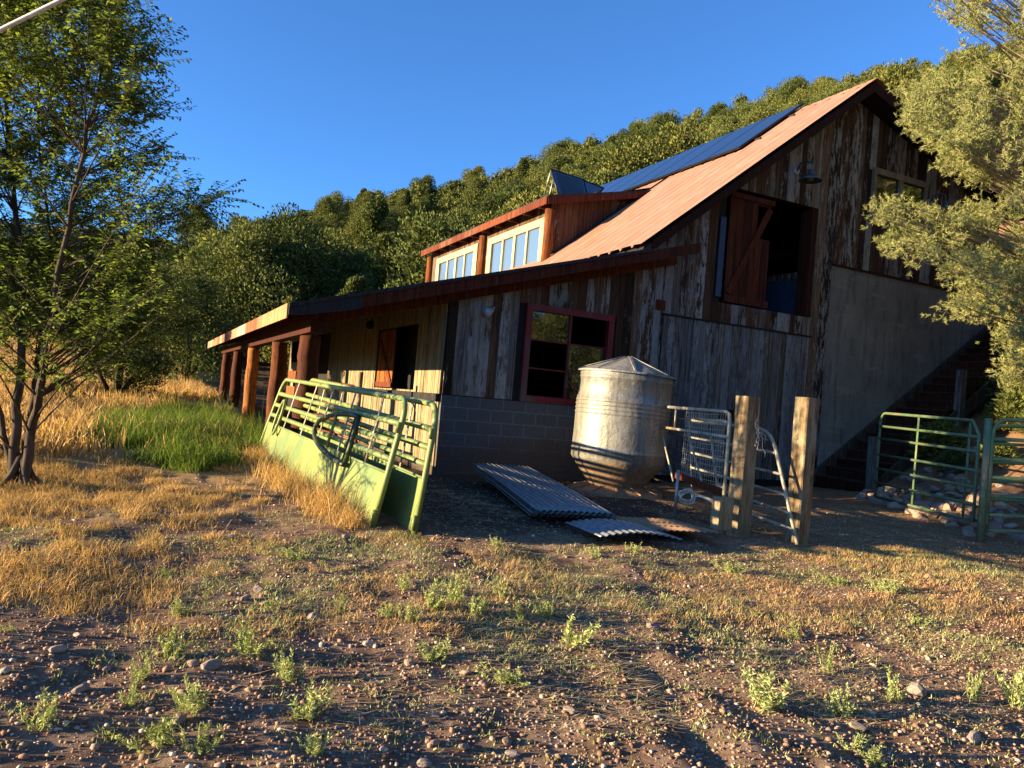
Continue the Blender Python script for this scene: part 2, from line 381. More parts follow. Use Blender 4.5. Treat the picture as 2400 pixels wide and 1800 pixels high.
def ground_mat():
    m, t, b = mat('dirt_ground')
    tc = nd(t, 'ShaderNodeTexCoord'); P = tc.outputs['Object']; sp = nd(t, 'ShaderNodeSeparateXYZ'); L(t, P, sp.inputs[0])
    n1 = noise(t, P, .55, 8, .65); n2 = noise(t, P, 6, 8, .75); n3 = noise(t, P, 45, 5, .8)
    dirt = ramp(t, n2, [(.3, (.08, .05, .034)), (.5, (.225, .15, .10)), (.7, (.40, .285, .20))])
    red = mix(t, n3, (.19, .10, .048), (.38, .22, .115))
    kx = math_(t, 'ADD', math_(t, 'MULTIPLY', sp.outputs[0], .13), math_(t, 'MULTIPLY', math_(t, 'SUBTRACT', n1, .5), 1.4))
    c = mix(t, ramp(t, kx, [(.62, 0), (.95, .8)]), dirt, red)
    tan = mix(t, n3, (.26, .17, .07), (.46, .33, .15))
    ky = math_(t, 'ADD', math_(t, 'MULTIPLY', math_(t, 'SUBTRACT', sp.outputs[1], math_(t, 'MULTIPLY', sp.outputs[0], .5)), .10), math_(t, 'MULTIPLY', math_(t, 'SUBTRACT', n1, .5), 1.2))
    c = mix(t, ramp(t, ky, [(.72, 0), (1.0, .9)]), c, tan)
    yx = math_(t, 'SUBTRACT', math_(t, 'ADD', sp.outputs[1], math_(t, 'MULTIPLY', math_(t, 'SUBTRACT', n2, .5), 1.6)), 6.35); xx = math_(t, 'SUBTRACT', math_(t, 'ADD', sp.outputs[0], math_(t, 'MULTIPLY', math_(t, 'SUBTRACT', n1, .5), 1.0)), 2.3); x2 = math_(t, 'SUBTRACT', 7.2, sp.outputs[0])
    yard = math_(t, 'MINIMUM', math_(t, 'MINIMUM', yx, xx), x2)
    c = mix(t, ramp(t, yard, [(0, 0), (.6, .85)]), c, mix(t, n3, (.025, .02, .018), (.075, .055, .045)))  # dark corral dirt, with the shade before the barn deepened in its colour
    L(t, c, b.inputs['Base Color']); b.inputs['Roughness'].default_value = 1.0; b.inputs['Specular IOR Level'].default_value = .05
    bump(t, b, math_(t, 'ADD', math_(t, 'MULTIPLY', n2, .6), math_(t, 'MULTIPLY', n3, .4)), .9, .05)
    return m
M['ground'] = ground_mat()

# ------------------------------------------------------------------ terrain
def vnoise(x, y, s, seed):
    r = np.random.default_rng(seed); G = r.random((64, 64))
    x = np.asarray(x) / s; y = np.asarray(y) / s
    xi = np.floor(x).astype(int); yi = np.floor(y).astype(int); fx = x - xi; fy = y - yi
    fx = fx * fx * (3 - 2 * fx); fy = fy * fy * (3 - 2 * fy)
    g = lambda i, j: G[i % 64, j % 64]
    return (g(xi, yi) * (1 - fx) + g(xi + 1, yi) * fx) * (1 - fy) + (g(xi, yi + 1) * (1 - fx) + g(xi + 1, yi + 1) * fx) * fy - .5
def H(x, y, fine=True):
    x = np.asarray(x, float); y = np.asarray(y, float)
    r = np.hypot(x, y) + 1e-6
    k = np.minimum(1, (125 + 12 * np.tanh((r - 125) / 60)) / r)
    X = x * k; Y = y * k
    z = -.33 + .33 * sstep(0, 8.5, Y)
    z = z + .22 * sstep(8.2, 13, Y) * sstep(3.6, 1.5, X)
    z = z + .045 * np.maximum(0, Y - 14) * sstep(14, 20, Y) + .19 * np.logaddexp(0, (Y - 46) / 4) * 4
    x0 = np.where(Y > 6.4, np.minimum(10.35 + .45 * (Y - 6.4), 12.1), np.minimum(10.35 + 2.1 * (6.4 - Y), 20))
    hx = .58 * np.logaddexp(0, (X - x0 - .35) / .3) * .3
    z = z + hx * (1 - .15 * sstep(40, 110, r))
    z = z + sstep(20, 60, r) * (4.5 * vnoise(X, Y, 23, 3) + 2 * vnoise(X, Y, 9, 4))
    z = z + .10 * vnoise(X, Y, 2.3, 5) * sstep(1.5, 4, np.hypot(X, Y)) * np.where((X > 1.2) & (Y > 5.5), .35, 1)
    for (ax, ay, bx, by, dep) in ((2.66, 3.62, 2.22, 2.2, .02),):
        L2 = (bx - ax) ** 2 + (by - ay) ** 2; t_ = np.clip(((x - ax) * (bx - ax) + (y - ay) * (by - ay)) / L2, 0, 1)
        dd = np.hypot(x - ax - t_ * (bx - ax) + .08 * vnoise(y, x, .9, 15), y - ay - t_ * (by - ay)); z = z - dep * np.exp(-(dd / .10) ** 2) + dep * .5 * np.exp(-((dd - .22) / .09) ** 2)
    if fine: z = z + .05 * vnoise(x, y, .55, 6) + .028 * vnoise(x, y, .19, 8) + .016 * vnoise(x, y, .08, 9)
    return z
N = 760
tt = np.linspace(-1, 1, N); A_, B_ = 1.25, 6.0
gx = 2.2 + A_ * np.sinh(B_ * tt) * 1.5; gy = 4.5 + A_ * np.sinh(B_ * tt) * 1.5
GX, GY = np.meshgrid(gx, gy)
V = np.stack([GX, GY, H(GX, GY)], -1).reshape(-1, 3)
idx = np.arange(N * N).reshape(N, N)
Q = np.stack([idx[:-1, :-1], idx[:-1, 1:], idx[1:, 1:], idx[1:, :-1]], -1).reshape(-1, 4)
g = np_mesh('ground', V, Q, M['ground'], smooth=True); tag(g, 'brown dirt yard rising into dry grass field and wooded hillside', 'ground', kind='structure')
def hz(x, y): return float(H(x, y))

# ------------------------------------------------------------------ barn
YW, XL = 11.24, 4.15
RX, RZ, RM = 12.6, 8.24, .80                      # ridge x, z and slope of the main roof
roofz = lambda x: RZ - RM * (RX - x) if x <= RX else RZ - .32 * (x - RX)
leanz = lambda x: 2.31 + .293 * (x - 1.7)
barn = thing('barn', 'weathered wooden barn with pink metal roof, dormer and lean-to porch', 'barn', (8.2, 11.24, 0))

def siding(mb, U, nrm, u0, u1, top, bot, wmin=.13, wmax=.21, holes=(), types=None, thick=.022, gap=.006, seed=1, org=(0, 0)):
    """vertical boards: U = 'x' (plane y=org) or 'y' (plane x=org); nrm = outward sign"""
    r = random.Random(seed); u = u0
    while u < u1 - .02:
        wd = min(r.uniform(wmin, wmax), u1 - u); a, b = u, u + wd - gap
        d = r.uniform(0, .010); mb.col = types(r, (a + b) / 2)
        segs = [[bot(a), bot(b), top(a), top(b)]]
        for (h0, h1, z0, z1) in holes:
            if b > h0 + .01 and a < h1 - .01:
                ns = []
                for s in segs:
                    if z0 > max(s[0], s[1]) + .02: ns.append([s[0], s[1], min(z0, s[2]), min(z0, s[3])])
                    if z1 < min(s[2], s[3]) - .02: ns.append([max(z1, s[0]), max(z1, s[1]), s[2], s[3]])
                segs = ns
        for s in segs:
            if s[2] - s[0] < .02 and s[3] - s[1] < .02: continue
            if U == 'x': q = [(a, org, s[0]), (b, org, s[1]), (b, org, s[3]), (a, org, s[2])]; dv = (0, nrm * (thick + d), 0)
            else: q = [(org, a, s[0]), (org, b, s[1]), (org, b, s[3]), (org, a, s[2])]; dv = (nrm * (thick + d), 0, 0)
            mb.prism(q, dv)
        u += wd
    return mb
def t_front(r, u):
    k = r.random()
    if k < .84: return (min(.9, max(.1, r.gauss(.50, .12))), r.random() * .95, r.uniform(.2, .6))
    return (r.uniform(0, .25), r.uniform(.1, .7), r.uniform(.1, .4))
def t_door(r, u): return (r.uniform(.3, .75), r.uniform(.3, 1), r.uniform(.2, .6))

win = (5.5, 7.2, 1.26, 2.85); hay = (9.5, 11.82, 3.40, 5.6); uw = (13.29, 14.97, 5.62, 6.7); uw2 = (15.95, 17.2, 5.0, 6.02)
mb = MB()
topf = lambda x: (leanz(x) - .12 if x < 7.7 else roofz(x) - .2)
siding(mb, 'x', -1, XL + .02, 8.22, topf, lambda x: 1.25, holes=[win], types=t_front, seed=3, org=YW)
siding(mb, 'x', -1, 8.22, 11.82, topf, lambda x: 3.03, holes=[hay], types=t_front, seed=5, org=YW)
siding(mb, 'x', -1, 12.3, 17.55, topf, lambda x: 4.56, holes=[uw, uw2], types=t_front, wmin=.12, wmax=.19, seed=8, org=YW)
mb.build('front_siding', M['siding'], barn)
mb = MB(); siding(mb, 'x', -1, 11.82, 12.3, lambda x: roofz(x) - .2, lambda x: .12, wmin=.22, wmax=.24, types=t_front, seed=21, org=YW - .004); mb.build('corner_boards', M['siding'], barn)
# frame behind the boards (keeps the inside dark)
mb = MB()
def wallslab(mb, x0, x1, top, bot, y0, y1, holes=()):
    xs = sorted(set([x0, x1] + [h for hh in holes for h in hh[:2] if x0 < h < x1] + [q for q in (7.7, RX) if x0 < q < x1]))
    for a, b in zip(xs[:-1], xs[1:]):
        zs = [(bot, None)]; m_ = (a + b) / 2; e = 1e-4
        segs = [[bot, bot, top(a + e), top(b - e)]]
        for (h0, h1, z0, z1) in holes:
            if h0 - 1e-6 <= a and b <= h1 + 1e-6:
                ns = []
                for s in segs:
                    if z0 > s[0]: ns.append([s[0], s[1], z0, z0])
                    if z1 < min(s[2], s[3]): ns.append([z1, z1, s[2], s[3]])
                segs = ns
        for s in segs: mb.prism([(a, y0, s[0]), (b, y0, s[1]), (b, y0, s[3]), (a, y0, s[2])], (0, y1 - y0, 0))
wallslab(mb, XL, 17.6, lambda x: topf(x) - .02, -.5, YW + .004, YW + .12, [win, hay, uw, uw2])
mb.box((XL + .02, YW + .13, -.5), (XL + .06, 12.5, 3.0)); mb.box((XL + .02, 15.1, -.5), (XL + .06, 19.5, 3.0)); mb.box((XL + .02, 12.5, -.5), (XL + .06, 15.1, 1.25)); mb.box((XL + .02, 12.5, 2.45), (XL + .06, 15.1, 3.0))
mb.box((XL + .02, 22.4, -.5), (XL + .06, 25.4, 1.9))
wallslab(mb, XL, 17.6, lambda x: topf(x) - .02, -.5, 25.5, 25.62)
mb.box((17.5, YW + .13, -.5), (17.6, 25.5, 6.45)); mb.box((8.1, YW + .14, 3.15), (17.4, 25.4, 3.25))
mb.build('inner_frame', M['black'], barn)
# block foundation (front left) and side foundation
mb = MB(); mb.box((XL, YW - .06, -.3), (8.22, YW, 1.235)); mb.build('block_foundation', M['block'], barn)
# lower sliding door
t = mb = MB(); siding(mb, 'x', -1, 8.23, 11.80, lambda x: 3.0, lambda x: .14, wmin=.12, wmax=.17, types=t_door, seed=31, org=YW - .03, holes=[(9.7, 10.22, 1.2, 1.42)])
mb.col = (.1, .1, .05); mb.box((8.23, YW - .012, .14), (11.8, YW - .006, 3.0))
door = mb.build('barn_door', M['door_boards'], barn)
mb = MB(); mb.col = (.05, .2, .1); mb.box((8.2, YW - .075, 3.0), (11.84, YW - .03, 3.035)); mb.build('door_track', M['black'], door)
mb = MB(); mb.col = (.1, .5, .25); mb.box((8.05, YW - .05, 3.08), (8.25, YW - .034, 3.26)); mb.build('patch_board', M['red_wood'], barn)
mb = MB(); mb.box((9.36, YW - .05, 3.5), (9.49, YW - .036, 5.0)); mb.build('blue_board', M['blue'], barn)
# hay door leaf, hung half across the opening
mb = MB()
siding(mb, 'x', -1, 9.6, 10.62, lambda x: 5.5, lambda x: 3.46, wmin=.14, wmax=.2, types=lambda r, u: (r.uniform(0, .3), r.uniform(.15, .55), r.uniform(.1, .5)), seed=41, org=YW + .02, holes=[(10.3, 10.62, 4.75, 5.38)])
leaf = mb.build('hay_door_leaf', M['red_wood'], barn)
mb = MB(); mb.col = (.35, .5, .25)
mb.bar((9.66, YW - .032, 3.6), (10.56, YW - .032, 5.34), .03, .13, (1, 0, 0)); mb.col = (.1, .4, .35); mb.bar((9.58, YW - .03, 3.5), (10.66, YW - .03, 3.5), .03, .13); mb.bar((9.58, YW - .03, 5.47), (10.66, YW - .03, 5.47), .03, .1)
mb.build('door_brace', M['red_wood'], leaf)
mb = MB(); mb.col = (.1, .3, .2)
for q in [((9.44, YW - .02, 3.34), (11.88, YW + .12, 3.40)), ((9.44, YW - .02, 5.6), (11.88, YW + .12, 5.66)), ((11.70, YW + .0, 3.40), (11.815, YW + .3, 5.6))]: mb.box(*q)
mb.build('hay_door_frame', M['red_wood'], barn)
mb = MB(); mb.box((12.0, 11.5, 3.26), (12.1, 17, 4.28)); mb.build('blue_inner_wall', M['blue'], barn)
mb = MB(); mb.col = (.5, .6, .3); mb.box((11.98, 11.5, 4.28), (12.12, 17, 4.42)); mb.build('wall_cap', M['siding'], barn)
# red window
def box_frame(mb, x0, x1, z0, z1, wd, ya, yb):
    mb.box((x0, ya, z0), (x0 + wd, yb, z1)); mb.box((x1 - wd, ya, z0), (x1, yb, z1)); mb.box((x0 + wd, ya, z0), (x1 - wd, yb, z0 + wd)); mb.box((x0 + wd, ya, z1 - wd), (x1 - wd, yb, z1))
mb = MB(); box_frame(mb, 5.5, 7.2, 1.24, 2.86, .11, YW - .075, YW + .03); wn = mb.build('window', M['red_paint'], barn)
tag(wn, 'red framed window above the block foundation')
mb = MB(); mb.box((6.33, YW - .05, 1.35), (6.37, YW + .0, 2.75)); [mb.box((5.61, YW - .04, z - .012), (7.09, YW - .012, z + .012)) for z in (1.8, 2.27)]; mb.build('window_sash', M['trim_grey'] if False else M['red_paint'], wn)
for k, (a, b_, z0, z1, tx, tz) in enumerate([(5.61, 6.33, 2.28, 2.75, .02, .03), (6.37, 7.09, 1.81, 2.26, -.03, .02), (6.37, 7.09, 1.35, 1.79, .015, -.01)]):
    mb = MB(); mb.add([(a, YW - .02 + tx * .2, z0), (b_, YW - .02 - tx * .2, z0), (b_, YW - .02 - tx * .2 + tz * .3, z1), (a, YW - .02 + tx * .2 + tz * .3, z1)], [(0, 1, 2, 3)]); mb.build('pane', M['glass'], wn)
for (a, b_, z0, z1, lab) in [(*uw, 'two pane window in gable beside pine branch'), (*uw2, 'second gable window half hidden by pine')]:
    mb = MB(); box_frame(mb, a, b_, z0, z1, .07, YW - .07, YW + .02); m_ = (a + b_) / 2; mb.box((m_ - .05, YW - .06, z0 + .07), (m_ + .05, YW + .01, z1 - .07)); mb.box((a - .04, YW - .075, z1), (b_ + .04, YW - .0, z1 + .05))
    f = mb.build('window', M['trim_grey'], barn); tag(f, lab)
    for (p, q) in ((a + .07, m_ - .05), (m_ + .05, b_ - .07)):
        mb = MB(); mb.add([(p, YW - .02, z0 + .07), (q, YW - .02, z0 + .07), (q, YW - .01, z1 - .07), (p, YW - .01, z1 - .07)], [(0, 1, 2, 3)]); mb.build('pane', M['glass'], f)
# cast concrete wall beside the stair, with its cap board
mb = MB(); mb.box((12.3, YW - .04, -.3), (19.5, YW + .3, 4.53)); cw = mb.build('concrete_wall', M['concrete'], barn)
mb = MB(); mb.col = (.1, .3, .1); mb.box((12.3, YW - .075, 4.525), (19.5, YW - .0, 4.565)); mb.build('cap_strip', M['red_wood'], cw)
# side wall under the porch roof (faces left)
def t_side(r, u): return (r.uniform(.35, .75), r.uniform(.3, .9), r.uniform(.3, .75))
hd = (12.55, 15.02, 1.28, 2.43); far = (22.5, 25.2, 1.9, 2.55); mid = (19.55, 22.4, -1, 2.6)
mb = MB()
siding(mb, 'y', -1, YW + .01, 25.5, lambda y: 3.0, lambda y: .12, wmin=.07, wmax=.10, holes=[hd, mid, far, (22.5, 25.5, -1, 1.62)], types=t_side, thick=.016, gap=.010, seed=51, org=XL)
mb.build('side_siding', M['side_boards'], barn)
mb = MB(); mb.box((XL - .05, YW - .058, -.3), (XL - .001, 19.5, .12)); mb.build('side_foundation', M['block'], barn)
mb = MB(); mb.col = (.2, .4, .2); mb.box((XL - .09, YW - .03, 1.13), (XL - .02, 15.9, 1.25)); mb.build('sill_board', M['roof_black'], barn)
mb = MB()
siding(mb, 'y', -1, 13.95, 15.0, lambda y: 2.4, lambda y: 1.32, wmin=.14, wmax=.2, types=lambda r, u: (0, r.uniform(.5, .8), r.uniform(.4, .7)), seed=61, org=XL + .03)
lf = mb.build('stall_door', M['post'], barn)
mb = MB(); mb.col = (0, .6, .5); mb.bar((XL - .01, 14.0, 1.4), (XL - .01, 14.9, 2.2), .1, .025, (1, 0, 0)); mb.box((XL - .02, 13.93, 1.3), (XL + .003, 15.0, 1.4)); mb.build('door_brace', M['red_wood'], lf)
mb = MB(); mb.box((XL + .3, 12.3, -.2), (XL + .34, 25.4, 2.9)); mb.build('inner_partition', M['black'], barn)
for (y0, y1, z0, z1, c_) in [(22.6, 25.3, 1.36, 1.62, (0, .55, .6)), (22.6, 25.4, .85, 1.14, (0, .85, .7)), (22.6, 22.85, 1.14, 1.36, (.9, .9, .9)), (24.3, 24.6, 1.14, 1.36, (.9, .9, .9))]:
    mb = MB(); mb.col = c_; mb.box((XL - .06, y0, z0), (XL - .02, y1, z1)); mb.build('stall_board', M['post'] if c_[0] == 0 else M['cream'], barn)

# main roof: corrugated sheets, ribs run up the slope
def corr(x_a, x_b, zf, y0, y1, pitch=.36, amp=.06, seed=2):
    ys = np.arange(y0, y1, pitch / 12); r = np.random.default_rng(seed); P = []
    xs = np.linspace(x_a, x_b, 14)
    for i, x in enumerate(xs):
        wob = .012 * vnoise(ys * 1.0, np.full_like(ys, x), 1.1, seed) + (.03 * vnoise(ys, np.full_like(ys, 5.), .5, 9) if i == 0 else 0)
        P.append([(x, y, zf(x) + amp * (1 - max(0, 1 - abs((y / pitch) % 1 - .5) / .14)) + w_) for y, w_ in zip(ys, wob)])
    return P
mb = MB(); mb.grid(corr(7.30, RX, roofz, 10.72, 25.9), True); mb.grid(corr(18.1, RX + .001, roofz, 10.72, 25.9, seed=4), True)
roof = mb.build('roof', M['roof'], barn)
mb = MB()
for s_, x_e in ((1, 7.40), (-1, 18.0)):
    mb.prism([(x_e, 10.78, roofz(x_e) - .05), (RX, 10.78, RZ - .05), (RX, 10.78, RZ - .085), (x_e, 10.78, roofz(x_e) - .085)], (0, 15.05, 0))
mb.build('roof_deck', M['black'], roof)
mb = MB(); mb.col = (.2, .5, .4)
mb.add([(RX - .2, 10.70, RZ - .10), (RX, 10.70, RZ + .05), (RX + .2, 10.70, RZ - .01), (RX - .2, 25.95, RZ - .10), (RX, 25.95, RZ + .05), (RX + .2, 25.95, RZ - .01)], [(0, 1, 4, 3), (1, 2, 5, 4)])
mb.build('ridge_cap', M['roof'], roof)
mb = MB(); mb.col = (.05, .15, .1)
for (xa, xb) in ((7.55, RX - .001), (RX + .001, 18.0)):
    mb.prism([(xa, 10.74, roofz(xa) - .03), (xb, 10.74, roofz(xb) - .03), (xb, 10.74, roofz(xb) - .22), (xa, 10.74, roofz(xa) - .22)], (0, .035, 0))
mb.build('rake_board', M['red_wood'], barn)
for x in (9.2, 10.9, 14.3, 16.0):
    mb = MB(); mb.col = (.2, .2, .2); mb.prism([(x, 10.78, roofz(x) - .09), (x + .09, 10.78, roofz(x + .09) - .09), (x + .09, 10.78, roofz(x + .09) - .2), (x, 10.78, roofz(x) - .2)], (0, .46, 0)); mb.build('rafter_tail', M['red_wood'], barn)

# lean-to roof
mb = MB(); mb.col = (.3, .5, .3)
xe, xt = 1.66, 7.5
mb.prism([(xe, 10.66, leanz(xe)), (xt, 10.66, leanz(xt)), (xt, 10.66, leanz(xt) - .05), (xe, 10.66, leanz(xe) - .05)], (0, 15.0, 0))
lr = mb.build('lean_to_roof', M['roof_black'], barn)
mb = MB(); mb.col = (.08, .45, .3); mb.prism([(2.65, 10.69, leanz(2.65) - .052), (8.55, 10.69, leanz(8.55) - .03), (8.55, 10.69, leanz(8.55) - .21), (2.65, 10.69, leanz(2.65) - .22)], (0, .05, 0))
mb.build('rake_board', M['red_wood'], lr)
mb = MB(); mb.col = (.5, .9, .1); mb.prism([(xe, 10.675, leanz(xe) - .052), (2.65, 10.675, leanz(2.65) - .052), (2.65, 10.675, leanz(2.65) - .24), (1.9, 10.675, leanz(1.9) - .2), (xe, 10.675, leanz(xe) - .16)], (0, .04, 0))
mb.build('end_board', M['roof_black'], lr)
# eave fascia made of butted boards
y = 10.72; k = 0; r = random.Random(5)
mb = MB()
while y < 25.6:
    ln = r.uniform(.5, 1.5); mb.col = (r.choice([.05, .15, .3, .75]), r.uniform(.2, .8), r.uniform(.2, .6)); mb.box((1.66 - .022, y, 2.31 - .215), (1.66, min(y + ln - .004, 25.6), 2.31 - .012)); y += ln
mb.build('fascia', wood_mat('fascia_boards', paint=(.42, .36, .27), paint_amt=-.05, woods=((.2, .05, .02), (.42, .15, .06), (.55, .3, .14)), grey=(.4, .36, .3)), lr)
mb = MB()
for y in np.arange(11.0, 25.4, .61): mb.col = (.1, r.uniform(.3, .6), .3); mb.prism([(1.72, y, leanz(1.72) - .052), (4.05, y, leanz(4.05) - .052), (4.05, y, leanz(4.05) - .19), (1.72, y, leanz(1.72) - .17)], (0, .05, 0))
mb.build('rafter', M['red_wood'], lr)['kind'] = 'stuff'
mb = MB(); mb.col = (.05, .3, .2); mb.box((2.02, 10.95, 1.96), (2.2, 25.2, 2.14)); mb.build('porch_beam', M['red_wood'], barn)
mb = MB(); mb.col = (.05, .5, .4); mb.bar((2.2, YW - .05, 2.2), (8.4, YW - .05, 4.02), .06, .16, (0, 0, 1)); mb.build('wall_beam', M['red_wood'], barn)
mb = MB(); mb.col = (.05, .5, .4); mb.bar((2.2, YW - .0, 2.15), (XL - .02, YW - .0, 2.72), .12, .1, (0, 0, 1)); mb.build('tie_beam', M['red_wood'], barn)
# log posts
def logpost(x, y, r0, seed, lab, sq=False):
    rr = random.Random(seed); z0 = hz(x, y) - .25; mb = MB(); n = 26
    pts = [(x + rr.uniform(-.006, .006) + .008 * math.sin(k_ * .5 + seed), y + rr.uniform(-.006, .006), z0 + (1.93 - z0) * k_ / n) for k_ in range(n + 1)]
    mb.col = (.1, rr.uniform(.15, .5), rr.uniform(.2, .5))
    if sq: mb.col = (0, .7, .75)
    mb.tube(pts, [r0 * (1.08 - .12 * k_ / n + rr.uniform(-.03, .03)) for k_ in range(n + 1)], 10 if not sq else 6)
    o = mb.build('porch_post', M['post'], barn); o['label'] = lab
    return o
logpost(2.1, 24.2, .12, 1, 'farthest dark log post of the porch')
logpost(2.1, 21.05, .13, 2, 'dark rough log post, second from far end')
logpost(2.1, 17.85, .14, 3, 'bright orange peeled post in the middle of the porch', True)
logpost(2.1, 14.1, .14, 4, 'red brown log post behind the leaning panels')
logpost(2.12, 11.42, .155, 6, 'thick dark log post at the near porch corner')

# dormer on the left slope
DX, DY0, DY1 = 7.93, 15.2, 23.3
dz = lambda x: 5.86 + .235 * (x - 7.66)
dm_parent = None
mb = MB()
siding(mb, 'y', -1, DY0, DY1, lambda y: dz(DX) - .1, lambda y: roofz(DX) - .02, holes=[(15.4, 18.6, 4.4, 5.44), (19.35, 22.55, 4.4, 5.44)], types=lambda r, u: (r.uniform(.1, .5), r.uniform(.4, .9), r.uniform(.3, .6)), seed=71, org=DX)
mb.col = (.1, .2, .1); mb.box((DX + .002, DY0 + .02, 4.4), (DX + .03, DY1, 5.8))
dorm = mb.build('dormer', M['siding'], barn)
mb = MB(); siding(mb, 'x', -1, DX, 10.9, lambda x: dz(x) - .1, lambda x: roofz(x) - .06, types=lambda r, u: (r.uniform(.1, .45), r.uniform(.2, .7), r.uniform(.2, .5)), seed=72, org=DY0)
mb.col = (.1, .2, .1); mb.prism([(DX, DY0 + .002, roofz(DX) - .1), (DX, DY0 + .002, dz(DX) - .1), (10.9, DY0 + .002, dz(10.9) - .1), (10.9, DY0 + .002, roofz(10.9) - .1)], (0, .03, 0))
mb.build('dormer_side', M['siding'], dorm)
mb = MB(); mb.col = (.2, .5, .3); mb.prism([(7.62, DY0 - .28, dz(7.62)), (10.95, DY0 - .28, dz(10.95)), (10.95, DY0 - .28, dz(10.95) - .05), (7.62, DY0 - .28, dz(7.62) - .05)], (0, DY1 - DY0 + .5, 0)); mb.build('dormer_roof', M['roof_black'], dorm)
mb = MB(); r = random.Random(12); y = DY0 - .26
while y < DY1 + .2:
    ln = r.uniform(.7, 1.8); mb.col = (r.choice([.05, .2, .1, .9]), r.uniform(.5, .8), r.uniform(.5, .8)); mb.box((7.60, y, dz(7.62) - .2), (7.625, min(y + ln - .004, DY1 + .22), dz(7.62) - .03)); y += ln
mb.col = (.05, .45, .4); mb.prism([(7.64, DY0 - .275, dz(7.64) - .052), (10.7, DY0 - .275, dz(10.7) - .052), (10.7, DY0 - .275, dz(10.7) - .17), (7.64, DY0 - .275, dz(7.64) - .2)], (0, .04, 0))
for y in np.arange(DY0 + .1, DY1, .81): mb.col = (.1, .4, .4); mb.box((7.64, y, dz(7.64) - .22), (DX - .03, y + .08, dz(7.64) - .06))
mb.build('dormer_fascia', M['red_wood'], dorm)
for yy in (DY0 + .02, 18.98, DY1 - .05):
    mb = MB(); mb.col = (0, .55, .45); mb.tube([(DX - .07, yy + .01, 4.2), (DX - .07, yy, 5.0), (DX - .07, yy + .01, 5.62)], [.13, .12, .12], 10); mb.build('dormer_post', M['post'], dorm)
for (ya, yb) in ((15.36, 18.62), (19.32, 22.6)):
    mb = MB(); mb.col = (.7, .5, .7)
    mb.box((DX - .10, ya, 4.3), (DX - .03, ya + .26, 5.48)); mb.box((DX - .10, yb - .26, 4.3), (DX - .03, yb, 5.48)); mb.box((DX - .10, ya + .26, 5.31), (DX - .03, yb - .26, 5.48)); mb.box((DX - .10, ya + .26, 4.3), (DX - .03, yb - .26, 4.42))
    wi = (yb - ya - .52) / 4
    for k_ in (1, 2, 3): c_ = ya + .26 + wi * k_; hw = .06 if k_ == 2 else .04; mb.box((DX - .09, c_ - hw, 4.42), (DX - .035, c_ + hw, 5.31))
    f = mb.build('dormer_window', M['cream'], dorm)
    for k_ in range(4):
        a = ya + .26 + wi * k_ + .03; mb = MB(); mb.add([(DX - .05, a, 4.42), (DX - .05, a + wi - .06, 4.42), (DX - .045 + rnd.uniform(-.006, .006), a + wi - .06, 5.31), (DX - .045, a, 5.31)], [(0, 3, 2, 1)]); mb.build('pane', M['dormer_glass'], f)
# conduit running down the roof beside the dormer
mb = MB(); mb.tube([(x, DY0 - .10, roofz(x) + .07) for x in np.linspace(7.9, 10.9, 6)], .03, 6)
mb.build('conduit', M['solar_frame'], roof)

# solar panels lie on the roof: each a thing
up = np.array([1, 0, RM]); up /= np.linalg.norm(up); nv = np.array([-RM, 0, 1]); nv /= np.linalg.norm(nv)
def solar_geo(root, o, u, v, n, wd, ht):
    o, u, v, n = (np.asarray(q, float) for q in (o, u, v, n))
    mb = MB(); g_ = .016; q = [o + u * g_ + v * g_ + n * .002, o + u * (wd - g_) + v * g_ + n * .002, o + u * (wd - g_) + v * (ht - g_) + n * .002, o + u * g_ + v * (ht - g_) + n * .002]
    mb.add(q, [(0, 1, 2, 3)]); mb.build('cell_face', M['solar'], root)
    mb = MB(); th = n * -.04
    mb.prism([o, o + u * wd, o + u * wd + v * ht, o + v * ht], th); mb.build('frame', M['solar_frame'], root)
names = ['nearest solar panel of the roof row, by the gable edge', 'second solar panel from the gable edge of the roof', 'third solar panel from the gable edge of the roof', 'fourth solar panel from the gable edge of the roof', 'fifth solar panel from the gable edge of the roof', 'sixth solar panel from the gable edge of the roof', 'seventh solar panel from the gable edge of the roof', 'eighth solar panel in the roof row, above the dormer', 'farthest solar panel of the roof row, above the dormer']
for k_ in range(9):
    y0 = 12.62 + k_ * 1.08; o = np.array([10.95, y0, roofz(10.95)]) + nv * .13
    if k_ == 0: o = o + up * 0
    root = thing('solar_panel', names[k_], 'solar panel', tuple(o), 'solar panels along the pink roof')
    solar_geo(root, o, (0, 1, 0), up, nv, 1.06, 2.2)
mb = MB()
for xx in (11.3, 12.2): mb.bar((xx, 12.45, roofz(xx) + .06), (xx, 22.3, roofz(xx) + .06), .04, .05)
tag(mb.build('mounting_rail', M['solar_frame']), 'black mounting rails running under the roof solar panels', 'mounting rail')
